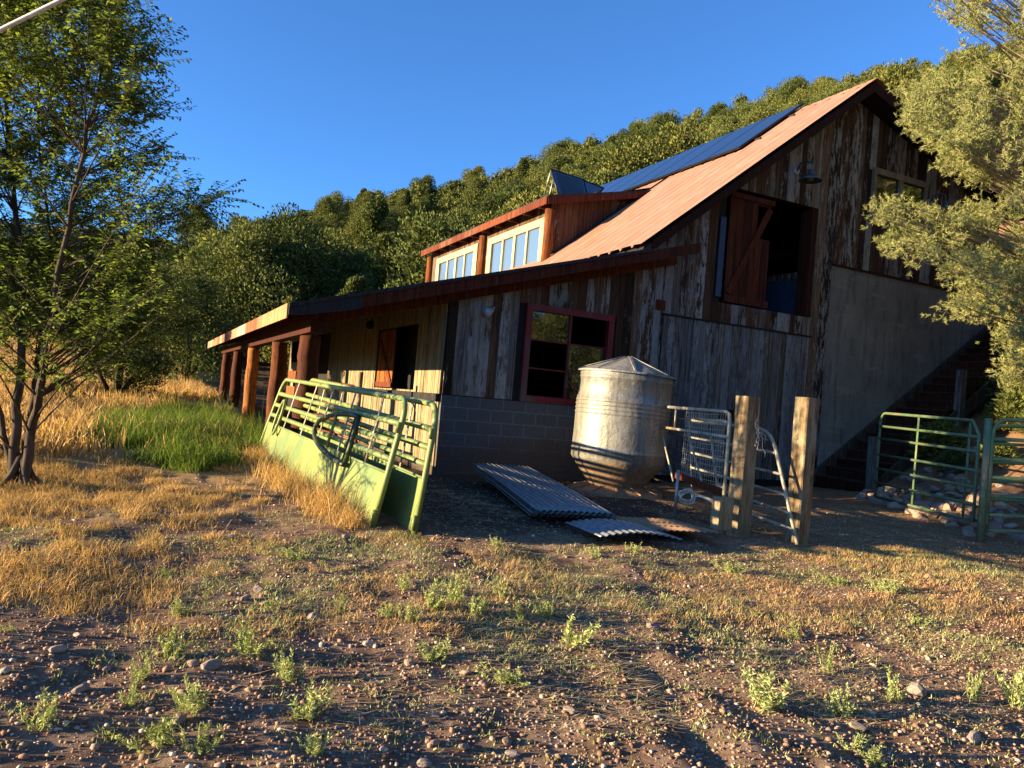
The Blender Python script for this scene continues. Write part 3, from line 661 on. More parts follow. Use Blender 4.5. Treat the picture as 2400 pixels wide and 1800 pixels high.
# tilted rack on the dormer roof
pa, pb, pc_, pd = at(1310, 459, 18.2), at(1292, 397, 18.6), at(1368, 421, 19.8), at(1376, 458, 19.4)
def quad_panel(name, label, q, group=None):
    q = [np.asarray(p) for p in q]; root = thing(name, label, 'solar panel', tuple(q[0]), group)
    n = np.cross(q[1] - q[0], q[3] - q[0]); n /= np.linalg.norm(n)
    if n @ (CAM - q[0]) < 0: n = -n
    mb = MB(); mb.add([p + n * .003 for p in q], [(0, 1, 2, 3)]); mb.build('cell_face', M['solar'], root)
    mb = MB(); mb.prism(q, -n * .04); [mb.tube([q[i], q[(i + 1) % 4]], .022, 6) for i in range(4)]; mb.build('frame', M['solar_frame'], root)
    return root
r1 = quad_panel('solar_panel', 'tilted dark solar panel propped on the dormer roof', [pa, pb, pc_, pd], 'tilted panels on the dormer roof')
quad_panel('solar_panel', 'narrow solar panel behind the tilted one on dormer roof', [pd + (.02, .05, 0), pc_ + (.02, .05, 0), at(1415, 441, 20.6), at(1400, 458, 20.4)], 'tilted panels on the dormer roof')
mb = MB(); mb.tube([pb, at(1275, 458, 19.0)], .015, 6); mb.tube([at(1299, 412, 18.6), at(1288, 458, 18.5)], .018, 6); mb.build('prop', M['wire'], r1)

# ------------------------------------------------------------------ lamps
def gooseneck(x, z, label, s=1.0, mt='lamp'):
    y = YW - .03; root = thing('barn_lamp', label, 'wall lamp', (x, y, z)); 
    mb = MB(); mb.lathe([(.0, .0), (.07, .0), (.07, .03), (0, .03)], (x - .03, y, z + .15), 14, tilt=np.array([[1, 0, 0], [0, 0, -1], [0, 1, 0]], float)); mb.build('wall_plate', M['lampw'], root)
    mb = MB(); pts = [(x - .03, y - .02, z + .15), (x - .04, y - .12, z + .28), (x - .02, y - .26, z + .30), (x, y - .36, z + .22), (x, y - .36, z + .08)]; mb.tube(pts, .016, 8); mb.build('arm', M['lamp'], root)
    mb = MB(); mb.lathe([(.03, .12), (.055, .10), (.06, .02), (.12, -.02), (.20 * s, -.07), (.225 * s, -.11), (.215 * s, -.112), (.11, -.03), (.0, -.01)], (x, y - .36, z), 24); mb.build('lamp_shade', M[mt], root)
    mb = MB(); mb.lathe([(0, -.12), (.05, -.1), (.06, -.06), (.035, 0)], (x, y - .36, z), 14); mb.build('bulb_glass', M['trim_grey'], root)
gooseneck(11.16, 6.06, 'blue grey gooseneck barn lamp above the open hay door')
gooseneck(15.1, 6.2, 'gooseneck lamp between the two gable windows, beside the pine', .9)
def spot(x, y, z, d, label, mt):
    d = np.asarray(d, float); d /= np.linalg.norm(d); root = thing('spot_lamp', label, 'wall lamp', (x, y, z))
    o = np.array([x, y, z]); mb = MB(); mb.tube([o, o + d * .06, o + d * .14, o + d * .19], [.035, .055, .07, .085], 14); mb.build('lamp_head', M[mt], root)
    mb = MB(); mb.tube([o, o - d * .05 + (0, 0, .03), (x + (.0), YW - .03 if abs(y - YW) < .6 else y, z + .06)], .015, 6); mb.build('bracket', M[mt], root)
spot(4.84, YW - .16, 2.64, (-.8, -.5, -.35), 'small pale flood lamp on boards left of red window', 'lampw')
spot(XL - .17, 15.1, 2.58, (-.4, -.8, -.4), 'small dark lamp under the porch beside the stall door', 'black')

# ------------------------------------------------------------------ stairs, rocks
st = thing('timber_stairs', 'dark timber stairs climbing the hillside along the concrete wall', 'stairs', (12.2, 10.6, 0))
mbs = MB(); mbt = MB(); r = random.Random(3)
for k_ in range(22):
    x = 12.2 + k_ * .275; z = .10 + k_ * .19
    mbs.col = (.0, r.uniform(.1, .5), r.uniform(.0, .2)); mbs.box((x, 9.98, z - .12), (x + .05, YW - .05, z + .16))
    mbt.col = (.1, r.uniform(.1, .5), r.uniform(0, .15)); mbt.box((x - .02, 9.96, z + .162), (x + .30, YW - .05, z + .19))
mbs.build('riser', M['red_wood'], st)['kind'] = 'stuff'; mbt.build('tread', M['door_boards'], st)['kind'] = 'stuff'
mb = MB(); mb.col = (.3, .5, .2); mb.bar((12.1, YW - .075, .18), (18.2, YW - .075, .18 + 6.1 * .69), .05, .22); mb.bar((12.2, 9.93, .0), (18.2, 9.93, 6.0 * .69), .05, .26); mb.build('stringer', M['door_boards'], st)
for (x, zt) in ((12.28, 1.15), (14.65, 2.62)):
    mb = MB(); mb.col = (.5, .8, .3); z0 = .1 + (x - 12.2) * .69; mb.box((x - .07, 9.84, z0 - .4), (x + .07, 9.98, zt)); mb.build('newel_post', M['door_boards'], st)

def icos():
    import bmesh
    bm = bmesh.new(); bmesh.ops.create_icosphere(bm, subdivisions=2, radius=1); vs = np.array([v.co[:] for v in bm.verts]); fs = [tuple(v.index for v in f.verts) for f in bm.faces]; bm.free(); return vs, fs
IV, IF = icos()
def rock_mesh(name, seed, sq):
    r = np.random.default_rng(seed); v = IV * (1 + .22 * (vnoise(IV[:, 0] * 2 + seed, IV[:, 1] * 2 + IV[:, 2], .7, seed) * 2))[:, None]
    for _ in range(5):                                   # flat broken facets
        n = r.normal(size=3); n /= np.linalg.norm(n); d = v @ n; c_ = r.uniform(.5, .8); v = v - np.where(d > c_, d - c_, 0)[:, None] * n
    v = v * np.array(sq); mb = MB(); mb.add(v, IF, False)
    me_o = mb.build(name, M['rock']); return me_o
def place_copies(protos, spots, label_fn, cat, group):
    """spots: (x,y,z,scale,rot(3)); the first use of a prototype moves it, later ones copy it"""
    used = set(); out = []
    for i, (x, y, z, s, rot) in enumerate(spots):
        p = protos[i % len(protos)]
        o = p if p.name not in used else copy_tree(p)
        used.add(p.name); o.location = (x, y, z); o.scale = s if hasattr(s, '__len__') else (s, s, s); o.rotation_euler = rot
        tag(o, label_fn(i), cat, group); out.append(o)
    for p in protos:
        if p.name not in used:
            for ch in list(p.children): bpy.data.objects.remove(ch)
            bpy.data.objects.remove(p)
    return out
def rock_label(i):
    x, y, z, s_, _ = spots[i]; p = float(to_px([x, y, z])[0])
    zt = 'at the foot of the timber stairs' if p < 2080 else ('behind the left half of the dark green gate' if p < 2180 else ('behind the right half of the dark green gate' if p < 2320 else 'behind the light green gate'))
    return '%s %s rock %s' % ('big' if s_ > .15 else ('middling' if s_ > .10 else 'small'), 'rounded' if i % 5 < 3 else 'flat sided', zt)
def to_px(P):
    P = np.asarray(P, float); v = P - CAM; z = v @ CF; z = np.where(np.abs(z) < 1e-3, 1e-3, z)
    return 1200 + F_PX * (v @ CR) / z, 900 - F_PX * (v @ CU) / z, z
rp = [rock_mesh('river_rock', 100 + k_, q) for k_, q in enumerate([(1, .8, .6), (.9, .9, .55), (1.1, .75, .7), (.8, 1, .75), (1.2, .8, .5)])]
spots = []; r = random.Random(17)
while len(spots) < 150:
    y = r.uniform(5.6, 9.8); x0 = 10.35 + .45 * (y - 6.4) if y > 6.4 else 10.35 + 2.1 * (6.4 - y)
    x = x0 + abs(r.gauss(-.1, .8)) * (1 if r.random() < .8 else -.2); s = r.uniform(.06, .15) * (1.5 if r.random() < .12 else 1)
    if any((x - q[0]) ** 2 + (y - q[1]) ** 2 < (.75 * (s + q[3])) ** 2 for q in spots): continue
    spots.append((x, y, hz(x, y) + s * .25, s, (r.uniform(-.3, .3), r.uniform(-.3, .3), r.uniform(0, 6.3))))
place_copies(rp, spots, rock_label, 'rock', 'river rocks in the bank by the stairs')

# ------------------------------------------------------------------ leaning green panels
def pt_panel(P00, P10, P01, P11):
    P00, P10, P01, P11 = (np.asarray(q, float) for q in (P00, P10, P01, P11))
    return lambda u, v: (P00 * (1 - u) + P10 * u) * (1 - v) + (P01 * (1 - u) + P11 * u) * v
def leaning_panel(label, P00, P10, P01, P11, ring, seed):
    S = pt_panel(P00, P10, P01, P11); root = thing('livestock_panel', label, 'livestock panel', tuple(P00), 'green livestock panels leaning by the porch')
    Lp = np.linalg.norm(np.subtract(P10, P00)); cu = .16 / Lp * 1.0
    path = [S(0, 0), S(0, .45), S(0, .80)] + [S(cu * (1 - math.cos(a)), .80 + .17 * math.sin(a)) for a in np.linspace(.25, math.pi / 2, 5)] + [S(u, .97) for u in np.linspace(.1, .93, 6)] + \
           [S(1 - cu * (1 - math.cos(a)), .80 + .17 * math.sin(a)) for a in np.linspace(math.pi / 2, .25, 5)] + [S(1, .80), S(1, .4), S(1, 0)]
    mb = MB(); mb.tube(path, .028, 10); mb.build('frame', M['panel'], root)
    n = np.cross(S(1, 0) - S(0, 0), S(0, 1) - S(0, 0)); n /= np.linalg.norm(n)
    for v in (.79, .655, .53):
        mb = MB(); r = random.Random(seed + int(v * 100)); ks = np.linspace(.004, .996, 12)
        mb.tube([S(u, v) + n * r.uniform(-.006, .006) for u in ks], .030, 8)
        mb.build('rail', M['panel'], root)
    mb = MB(); nu, nvv = 60, 8; P = []
    for i in range(nu + 1):
        u = .003 + .994 * i / nu; row = []
        for j in range(nvv + 1):
            v = .03 + .40 * j / nvv; row.append(S(u, v) + n * (.018 * float(vnoise(u * 7 + seed, v * 6, 1.0, 13)) + .02 * math.sin(u * 9 + v * 3)))
        P.append(row)
    mb.grid(P, True); mb.tube([S(.003, .43), S(.5, .43), S(.997, .43)], .014, 6); mb.build('sheet', M['panel'], root)
    for u in (.12, .30, .47, .62, .80):
        mb = MB(); mb.bar(S(u, .44) - n * .02, S(u, .97) - n * .02, .035, .008, n); mb.build('strut', M['pipe'] if u > .1 else M['panel'], root)
    mb = MB(); mb.tube([S(-.003, .05) - n * .03, S(-.003, .16) - n * .03], .02, 8); mb.tube([S(-.003, .72) - n * .03, S(-.003, .80) - n * .03], .02, 8); mb.build('hinge', M['panel'], root)
    if ring:
        u0, u1 = ring; uc = (u0 + u1) / 2
        # D shaped neck yoke: curved far side, straight near side
        pts = [S(u0, v) - n * .05 for v in (.36, .50, .64, .76)] + [S(u0 + (u1 - u0) * math.sin(a), .56 + .205 * math.cos(a)) - n * .05 for a in np.linspace(.1, math.pi - .1, 14)] + [S(u0, .36) - n * .05]
        mb = MB(); mb.tube(pts, .026, 10); mb.tube([S(u0 + .016, .38) - n * .05, S(u0 + .016, .75) - n * .05], .018, 8); mb.build('neck_yoke', M['panel_dark'], root)
        mb = MB(); mb.tube([S(uc, .44) - n * .06, S(uc + .003, .77) - n * .06], .017, 8); mb.build('yoke_bar', M['panel'], root)
        # narrow oval loop further along
        pts = [S(.87 + .022 * math.sin(a), .53 + .20 * math.cos(a)) - n * .05 for a in np.linspace(0, 2 * math.pi, 20)]
        mb = MB(); mb.tube(pts, .02, 8); mb.build('latch_loop', M['panel'], root)
    return root
zA0, zA1 = hz(1.96, 6.8), hz(1.55, 11.6)
leaning_panel('yellow green pipe panel with sheet skirt and dark D-shaped yoke, in front', (1.96, 6.80, -.08), (1.55, 11.75, .10), (2.19, 6.74, 1.19), (1.84, 11.55, 1.30), (.215, .50), 3)
leaning_panel('yellow green pipe panel standing behind the one with the yoke', (2.27, 6.52, -.07), (1.98, 11.5, .12), (2.38, 6.46, 1.16), (2.16, 11.3, 1.33), None, 9)

# red pipe gate behind them
rg = thing('pipe_gate', 'rusty red pipe gate behind the leaning green panels', 'gate', (3.2, 12.4, .1))
mb = MB(); pts = [(3.2, 16.0, .15), (3.2, 16.0, 1.2), (3.2, 15.9, 1.32), (3.2, 13.0, 1.26), (3.2, 12.65, 1.2), (3.2, 12.5, 1.05), (3.2, 12.45, .1)]; mb.tube(pts, .026, 8); mb.build('frame', M['red_pipe'], rg)
for z in (.35, .62, .9):
    mb = MB(); mb.tube([(3.2, 16.0, z), (3.2, 12.48, z)], .02, 8); mb.build('rail', M['red_pipe'], rg)
mb = MB(); mb.tube([(3.2, 12.55, 0), (3.2, 12.55, 1.5)], .045, 10); tag(mb.build('wooden_stake', M['fence_post']), 'pale round stake at the end of the red gate', 'stake')

# ------------------------------------------------------------------ feeder tank
tc_ = np.array([6.43, 9.62, .0]); ta = math.radians(1.6)
T = np.array([[math.cos(ta), 0, math.sin(ta)], [0, 1, 0], [-math.sin(ta), 0, math.cos(ta)]])
tk = thing('feed_bin', 'round galvanised feed bin with cone lid and tapered bottom', 'feed bin', tuple(tc_))
R_ = .70
prof = [(.40, .10), (.41, .12), (.44, .16), (.66, .44), (R_, .50), (R_, .60), (R_ + .012, .615), (R_, .63), (R_, .67)]
z = .67
prof += [(R_ - .004, .9), (R_, 1.12)]
for q in (1.14, 1.20, 1.26, 1.32): prof += [(R_, q), (R_ + .014, q + .015), (R_, q + .03)]
prof += [(R_ - .002, 1.5), (R_, 1.66), (R_ + .012, 1.675), (R_, 1.69), (R_, 1.78)]
mb = MB(); mb.lathe(prof, tc_, 72, T); body = mb.build('body', M['tank'], tk)
mb = MB(); mb.lathe([(R_ + .035, 1.755), (R_ + .04, 1.775), (R_ + .02, 1.785), (.4, 1.90), (.06, 2.03), (.0, 2.035)], tc_, 72, T)
for a in np.linspace(0, 2 * math.pi, 9)[:-1] + .35:
    p = [tc_ + T @ np.array([rr_ * math.cos(a), rr_ * math.sin(a), zz]) for rr_, zz in ((R_ + .03, 1.795), (.06, 2.045))]; mb.tube(p, .008, 5)
mb.build('lid', M['lid'], tk)
mb = MB()
for a0 in (-1.42, -1.36):
    for k_ in range(26):
        zz = .58 + k_ * .045; a = a0; n = T @ np.array([math.cos(a), math.sin(a), 0]); p = tc_ + T @ np.array([R_ * math.cos(a), R_ * math.sin(a), zz]); mb.tube([p, p + n * .012], .009, 6)
mb.build('rivet_row', M['wire'], body)
mb = MB(); mb.lathe([(.0, .10), (.42, .11), (.60, .05), (.70, .04), (.71, .025), (.70, -.06), (.64, -.1)], tc_, 40)
for a in np.linspace(0, 2 * math.pi, 13)[:-1]:
    mb.bar(tc_ + (.43 * math.cos(a), .43 * math.sin(a), .115), tc_ + (.69 * math.cos(a), .69 * math.sin(a), .05), .02, .02)
mb.build('feed_pan', M['pan'], tk)

# ------------------------------------------------------------------ corrugated sheets
def csheet(name, label, o, u, v, wd, ln, bend, mt='sheet', pitch=.068, amp=.009, group=None):
    o, u, v = (np.asarray(q, float) for q in (o, u, v)); n = np.cross(u, v); n /= np.linalg.norm(n)
    if n[2] < 0: n = -n
    mb = MB(); P = []
    for j in range(13):
        tv = j / 12; row = []
        for i in range(int(wd / pitch * 8) + 1):
            s_ = i / (wd / pitch * 8); row.append(o + u * wd * s_ + v * ln * tv + n * (amp * math.sin(2 * math.pi * s_ * wd / pitch)) + np.array([0, 0, 1]) * bend(s_, tv))
        P.append(row)
    mb.grid(P, True); root = thing(name, label, 'metal sheet', tuple(o), group)
    b = mb.build('sheet', M[mt], root); md = b.modifiers.new('thick', 'SOLIDIFY'); md.thickness = .002
dirv = np.array([-.20, -.975, 0.]); dirv /= np.linalg.norm(dirv); du = np.array([.975, -.2, 0.]); du /= np.linalg.norm(du)
gsh = 'corrugated sheets stacked beside the feed bin'
for k_, (dx, dy, lab) in enumerate([(.0, 0, 'bottom corrugated sheet of the stack beside the feed bin'), (.03, .05, 'second corrugated sheet from the bottom of the stack'), (-.03, .02, 'middle corrugated sheet of the stack by the bin'), (.02, -.03, 'corrugated sheet just under the top of the stack'), (-.01, .05, 'topmost grey corrugated sheet lying on the stack')]):
    csheet('corrugated_sheet', lab, (4.45 + dx, 10.35 + dy, .09 + .026 * k_), du, dirv, .88, 3.15 + .08 * k_, lambda s_, tv, k=k_: .08 * (1 - tv) ** 2 + .03 * math.sin(tv * 3.1) - .07 * tv - .03 * (s_ - .5) ** 2, group=gsh)
csheet('corrugated_sheet', 'curved corrugated sheet bowed on the ground at the stack foot', (3.95, 6.75, .02), du, (-.06, -.998, 0), .85, .75, lambda s_, tv: .055 * (1 - (2 * s_ - 1) ** 2) + .015, group=gsh)
csheet('corrugated_sheet', 'flat dusty corrugated sheet right of the bowed one', (4.65, 7.1, .02), du, (.05, -.998, 0), .8, .8, lambda s_, tv: .03, 'pan', group=gsh)

# ------------------------------------------------------------------ timber gate posts and pipe gates
def sq_post(x, y, z0, z1, wd, label, a=.25, seed=0):
    root = None; mb = MB(); c, s = math.cos(a), math.sin(a); r = random.Random(seed)
    ks = np.linspace(0, 1, 9); P = []
    for k_ in ks:
        z = z0 + (z1 - z0) * k_; o = np.array([x + r.uniform(-.004, .004), y + r.uniform(-.004, .004), z]); h = wd / 2; b = .012
        ring = [(-h + b, -h), (h - b, -h), (h, -h + b), (h, h - b), (h - b, h), (-h + b, h), (-h, h - b), (-h, -h + b)]
        P.append([o + (c * p - s * q, s * p + c * q, 0) for p, q in ring])
    vs = [p for row in P for p in row]; n = 8
    mb.col = (.45, .55, .5)
    mb.add(vs, [(i * n + j, i * n + (j + 1) % n, (i + 1) * n + (j + 1) % n, (i + 1) * n + j) for i in range(8) for j in range(n)] + [tuple(8 * n + j for j in range(n))])
    o = mb.build('gate_post', M['fence_post']); return tag(o, label, 'gate post', 'square timber gate posts')
sq_post(6.14, 6.64, -.3, 1.50, .20, 'weathered square gate post with tangled wire on its side', .03, 1)
sq_post(6.66, 6.28, -.3, 1.54, .19, 'square gate post standing alone right of the slanted pipe', .06, 2)
mb = MB(); c_ = at(1690, 1202, 8.35); mb.col = (.5, .7, .7); mb.prism([c_ + (-.10, -.08, -.17), c_ + (.09, -.08, -.17), c_ + (.10, .06, -.17), c_ + (-.09, .06, -.17)], (.01, 0, .34)); tag(mb.build('wood_block', M['fence_post']), 'short square wood block at the foot of the gate post', 'wood block')
def pipe_gate(label, path, rails, rr=.02, mt='pipe', struts=(), board=None, group=None, mesh=None, name='pipe_gate', rail_mt=None):
    root = thing(name, label, 'gate', tuple(path[0]), group)
    mb = MB(); mb.tube(path, rr * 1.15, 8); mb.build('frame', M[mt], root)
    for a, b in rails: mb = MB(); mb.tube([a, (np.asarray(a) + np.asarray(b)) / 2, b], rr, 8); mb.build('rail', M[rail_mt or mt], root)
    for a, b in struts: mb = MB(); mb.tube([a, b], rr * .72, 8); mb.build('strut', M[mt], root)
    if board: mb = MB(); mb.col = (0, .5, .5); mb.bar(board[0], board[1], .03, .09); mb.build('bottom_board', M['red_wood'], root)
    if mesh:
        S, nu, nv_ = mesh; mb = MB(); r = random.Random(4)
        for i in range(nu + 1): mb.tube([S(i / nu + .004 * r.uniform(-1, 1), v) + np.array([0, r.uniform(-.006, .006), .004 * math.sin(i * 1.3 + 9 * v)]) for v in np.linspace(0, 1, 5)], .0032, 4, cap=False)
        for j in range(nv_ + 1): mb.tube([S(u, j / nv_) + np.array([0, 0, -.012 * math.sin(math.pi * u)]) for u in np.linspace(0, 1, 7)], .0032, 4, cap=False)
        mb.build('wire_mesh', M['wire'], root)
    return root
n0, f0 = np.array([6.02, 6.78, 0]), np.array([7.35, 10.7, 0])
G1 = lambda u, z: n0 * (1 - u) + f0 * u + np.array([0, 0, z])
path = [G1(0, .22), G1(0, .7), G1(0, 1.2), G1(.006, 1.28), G1(.03, 1.31), G1(.5, 1.33), G1(1, 1.35), G1(1, .3)]
pipe_gate('pale pipe gate with wire mesh hung on the square post', path, [(G1(0, 1.02), G1(1, 1.05)), (G1(.0, 1.19), G1(.26, 1.20)), (G1(.0, .44), G1(.06, .45))], .019, 'pipe',
          struts=[(G1(.13, 1.03), G1(.03, .26)), (G1(.33, 1.04), G1(.14, .32)), (G1(.6, 1.04), G1(.42, .32)), (G1(.78, 1.3), G1(.78, 1.03)), (G1(.45, 1.3), G1(.45, 1.03)), (G1(.9, 1.04), G1(.72, .36))],
          board=(G1(.02, .38), G1(.4, .42)), mesh=(lambda u, v: G1(.03 + .32 * u, .42 + .86 * v), 18, 14))
bN, tN = np.array([6.36, 5.98, -.04]), np.array([6.40, 6.52, 1.14]); fN = np.array([7.75, 10.85, 0])
Q2 = lambda u, v: (bN * (1 - v) + tN * v) * (1 - u) + (fN + np.array([0, 0, .05 + 1.15 * v])) * u
path = [Q2(0, 0), Q2(0, .4), Q2(0, .85), Q2(.01, .94), Q2(.03, .985), Q2(.06, 1.0), Q2(.5, 1), Q2(1, 1), Q2(1, 0)]
pipe_gate('slanting pale pipe gate passing between the two square posts', path, [(Q2(.0, v), Q2(1, v)) for v in (.12, .26, .42, .60, .79)], .017, 'pipe', struts=[(Q2(.55, 0), Q2(.55, 1))])
mb = MB(); r = random.Random(8)
for k_ in range(7):
    p = np.array([6.16 + r.uniform(-.02, .05), 6.50, 1.15 + r.uniform(-.1, .1)]); pts = [p]
    for j in range(6): p = p + np.array([r.uniform(-.03, .06), -.012, r.uniform(-.09, .02)]); pts.append(p)
    mb.tube(pts, .0035, 4)
tag(mb.build('tangled_wire', M['wire']), 'tangle of loose wire hanging from the gate post', 'wire')
mb = MB()
for k_ in range(6):
    c_ = at(1610, 1168, 9.2); pts = [c_ + np.array([.11 * math.cos(a + k_), .03 * math.sin(a * 2 + k_), .07 * math.sin(a + k_) + .01 * k_]) for a in np.linspace(0, 2 * math.pi, 14)]; mb.tube(pts, .005, 4)
mb.tube([at(1622, 1162, 9.1), at(1645, 1165, 8.9), at(1672, 1178, 8.7)], .008, 5)
tag(mb.build('twine_coil', M['cable']), 'coil of pale twine lying behind the wood block', 'twine')
st_ = at(1582, 1190, 9.4); mb = MB(); mb.tube([(st_[0], st_[1], -.1), (st_[0] + .01, st_[1], .55)], .02, 8); tag(mb.build('steel_stake', M['wire']), 'short steel stake between the feed bin and wood block', 'stake')

# green gates on the right
def green_gate(label, a0, a1, h0, h1, rails, verts, rr, post=False):
    a0 = np.asarray(a0, float); a1 = np.asarray(a1, float)
    S = lambda u, v: a0 * (1 - u) + a1 * u + np.array([0, 0, v * (h0 * (1 - u) + h1 * u)]); Lg = np.linalg.norm(a1 - a0); c_ = .17 / Lg
    path = [S(0, .04), S(0, .5), S(0, .86)] + [S(c_ * (1 - math.cos(a)), .86 + .13 * math.sin(a)) for a in np.linspace(.3, math.pi / 2, 4)] + [S(.5, .99), S(1 - c_, .99), S(1, .86), S(1, .04), S(.5, .04), S(0, .04)]
    root = thing('pipe_gate', label, 'gate', tuple(a0), 'green pipe gates beside the rock bank')
    mb = MB(); mb.tube(path, rr, 10); mb.build('frame', M['green_gate'], root)
    for v in rails: mb = MB(); mb.tube([S(.001, v), S(.5, v), S(.999, v)], rr * .95, 8); mb.build('rail', M['green_gate'], root)
    for u in verts: mb = MB(); mb.tube([S(u, .04) + (0, -.02, 0), S(u + .01, .99) + (0, -.02, 0)], rr * .6, 6); mb.tube([S(u + .02, .04), S(u + .03, .99)], rr * .45, 6); mb.build('strut', M['green_gate'], root)
    return root
green_gate('dark shaded green pipe gate in front of the timber stairs', (11.30, 9.02, .08), (9.98, 6.45, .10), 1.50, 1.40, (.20, .36, .52, .70, .84), (.42, .90), .022)
gb = green_gate('light green pipe gate running out of frame right', (9.74, 6.12, .05), (12.6, 4.76, .12), 1.48, 1.5, (.17, .33, .49, .65, .82), (.3, .62), .027)
mb = MB(); mb.tube([(9.70, 6.16, -.3), (9.70, 6.16, 1.52)], .045, 12); tag(mb.build('gate_post', M['green_gate']), 'round green steel post joining the two green gates', 'gate post')
pipe_gate('yellow green rail panel behind the light green gate', [np.array(q, float) for q in ((10.3, 6.5, .2), (10.3, 6.5, 1.35), (10.4, 6.45, 1.45), (13.0, 5.3, 1.6), (13.0, 5.3, .3))], [(np.array([10.3, 6.5, z]), np.array([13.0, 5.3, z + .12])) for z in (.45, .7, .95, 1.2)], .022, 'panel')

# overhead wire
mb = MB(); a, b = at(-60, 100, 4.0), at(160, -8, 4.0); d = (b - a); mb.tube([a - d * 6, a, b, b + d * 6], .012, 8)
tag(mb.build('overhead_wire', M['cable']), 'pale overhead wire crossing the upper left corner of the sky', 'wire')
#PLANTS

# ------------------------------------------------------------------ plants
def to_px(P):
    P = np.asarray(P, float); v = P - CAM; z = v @ CF; z = np.where(np.abs(z) < 1e-3, 1e-3, z)
    return 1200 + F_PX * (v @ CR) / z, 900 - F_PX * (v @ CU) / z, z
def ground_hit(x, y):
    d = at(x, y, 1.0) - CAM; t = 1.5
    for _ in range(900):
        p = CAM + d * t
        if p[2] < float(H(p[0], p[1], False)): return np.array([p[0], p[1], float(H(p[0], p[1], False))])
        t *= 1.006
    return p
def in_poly(x, y, poly):
    x = np.asarray(x); y = np.asarray(y); c = np.zeros(x.shape, bool); n = len(poly)
    for i in range(n):
        x1, y1 = poly[i]; x2, y2 = poly[(i + 1) % n]
        c ^= ((y1 > y) != (y2 > y)) & (x < (x2 - x1) * (y - y1) / (y2 - y1 + 1e-9) + x1)
    return c
def unit(v): return v / (np.linalg.norm(v, axis=-1, keepdims=True) + 1e-9)
def leaves(P, D, ln, wd, up=None, fold=.25):
    """diamond leaves at P pointing along D; returns verts, quads"""
    n = len(P); D = unit(D)
    if up is None: up = rng.normal(size=(n, 3))
    S = unit(np.cross(D, up)); Nn = np.cross(S, D); ln = np.asarray(ln).reshape(-1, 1) * np.ones((n, 1)); wd = np.asarray(wd).reshape(-1, 1) * np.ones((n, 1))
    a = P; b = P + D * ln * .42 + S * wd * .5 + Nn * wd * fold; c = P + D * ln; d = P + D * ln * .42 - S * wd * .5 + Nn * wd * fold
    V = np.stack([a, b, c, d], 1).reshape(-1, 3); return V, np.arange(4 * n).reshape(n, 4)
def tints(n, per, lo=0, hi=1, g=None):
    t_ = np.stack([rng.uniform(lo, hi, n), rng.uniform(0, 1, n) if g is None else g, rng.random(n)], 1)
    return np.repeat(t_, per, 0)

# --- the multi-stemmed young elm at the left
base = ground_hit(45, 1140)
elm = thing('elm_tree', 'multi-stemmed leafy young tree at the left edge of the photo', 'tree', tuple(base))
stem_px = [[(28, 1150), (38, 1000), (48, 850), (58, 700), (35, 500), (15, 300), (25, 60), (30, -150)],
           [(52, 1150), (72, 1020), (88, 930), (108, 800), (138, 640), (172, 480), (205, 300), (250, 100), (270, -60)],
           [(45, 1145), (62, 1040), (80, 930), (88, 850), (105, 720), (120, 560), (95, 380), (85, 150), (90, -100)],
           [(40, 1150), (10, 1020), (-30, 880), (-80, 700), (-130, 480), (-160, 250), (-150, 0)]]
D0 = (base - CAM) @ CF
stems = []
mb = MB()
for k_, sp_ in enumerate(stem_px):
    dd = [(0, 0, .1, .2, .25, .2, .1, 0, 0), (0, -.05, -.1, -.2, -.3, -.4, -.5, -.5, -.5), (0, .1, .2, .35, .5, .6, .7, .8, .8), (0, 0, 0, 0, 0, .1, .1, .2)][k_]
    pts = [at(x, y, D0 + dd[i]) for i, (x, y) in enumerate(sp_)]; pts[0][2] = base[2] - .12
    dense = [pts[0]]
    for p, q in zip(pts[:-1], pts[1:]):
        for s_ in (.33, .66, 1): dense.append(p + (q - p) * s_ + rng.normal(size=3) * .012)
    rr_ = [max(.011, (.050, .048, .036, .032)[k_] * (1 - i / len(dense)) ** .9) for i in range(len(dense))]
    mb.tube(dense, rr_, 9); stems.append((dense, rr_))
for a in range(5): mb.tube([base + np.array([math.cos(a * 1.3), math.sin(a * 1.3), 0]) * .28 + (0, 0, -.08), base + np.array([math.cos(a * 1.3), math.sin(a * 1.3), 0]) * .1 + (0, 0, .10), base + (0, 0, .3)], [.012, .028, .04], 7)
mb.build('trunk', M['bark'], elm)
crown_poly = [(-330, 900), (-300, 200), (-150, -420), (330, -420), (310, -60), (285, 20), (262, 70), (275, 30), (300, 60), (330, 90), (385, 75), (375, 120), (352, 160), (345, 190), (380, 230), (425, 240), (370, 290), (380, 330), (395, 395), (455, 410), (420, 440), (505, 430), (515, 520), (450, 560), (440, 600), (490, 690), (430, 760), (350, 800), (300, 900), (240, 930), (120, 900), (60, 960), (-60, 960)]
mbb = MB(); LP = []; LD = []; nb = 0
r = random.Random(77)
tries = 0
holes = [((125, 95, 52)), ((170, 60, 60)), ((330, 510, 28)), ((60, 230, 42)), ((20, 250, 30)), ((205, 150, 22))]
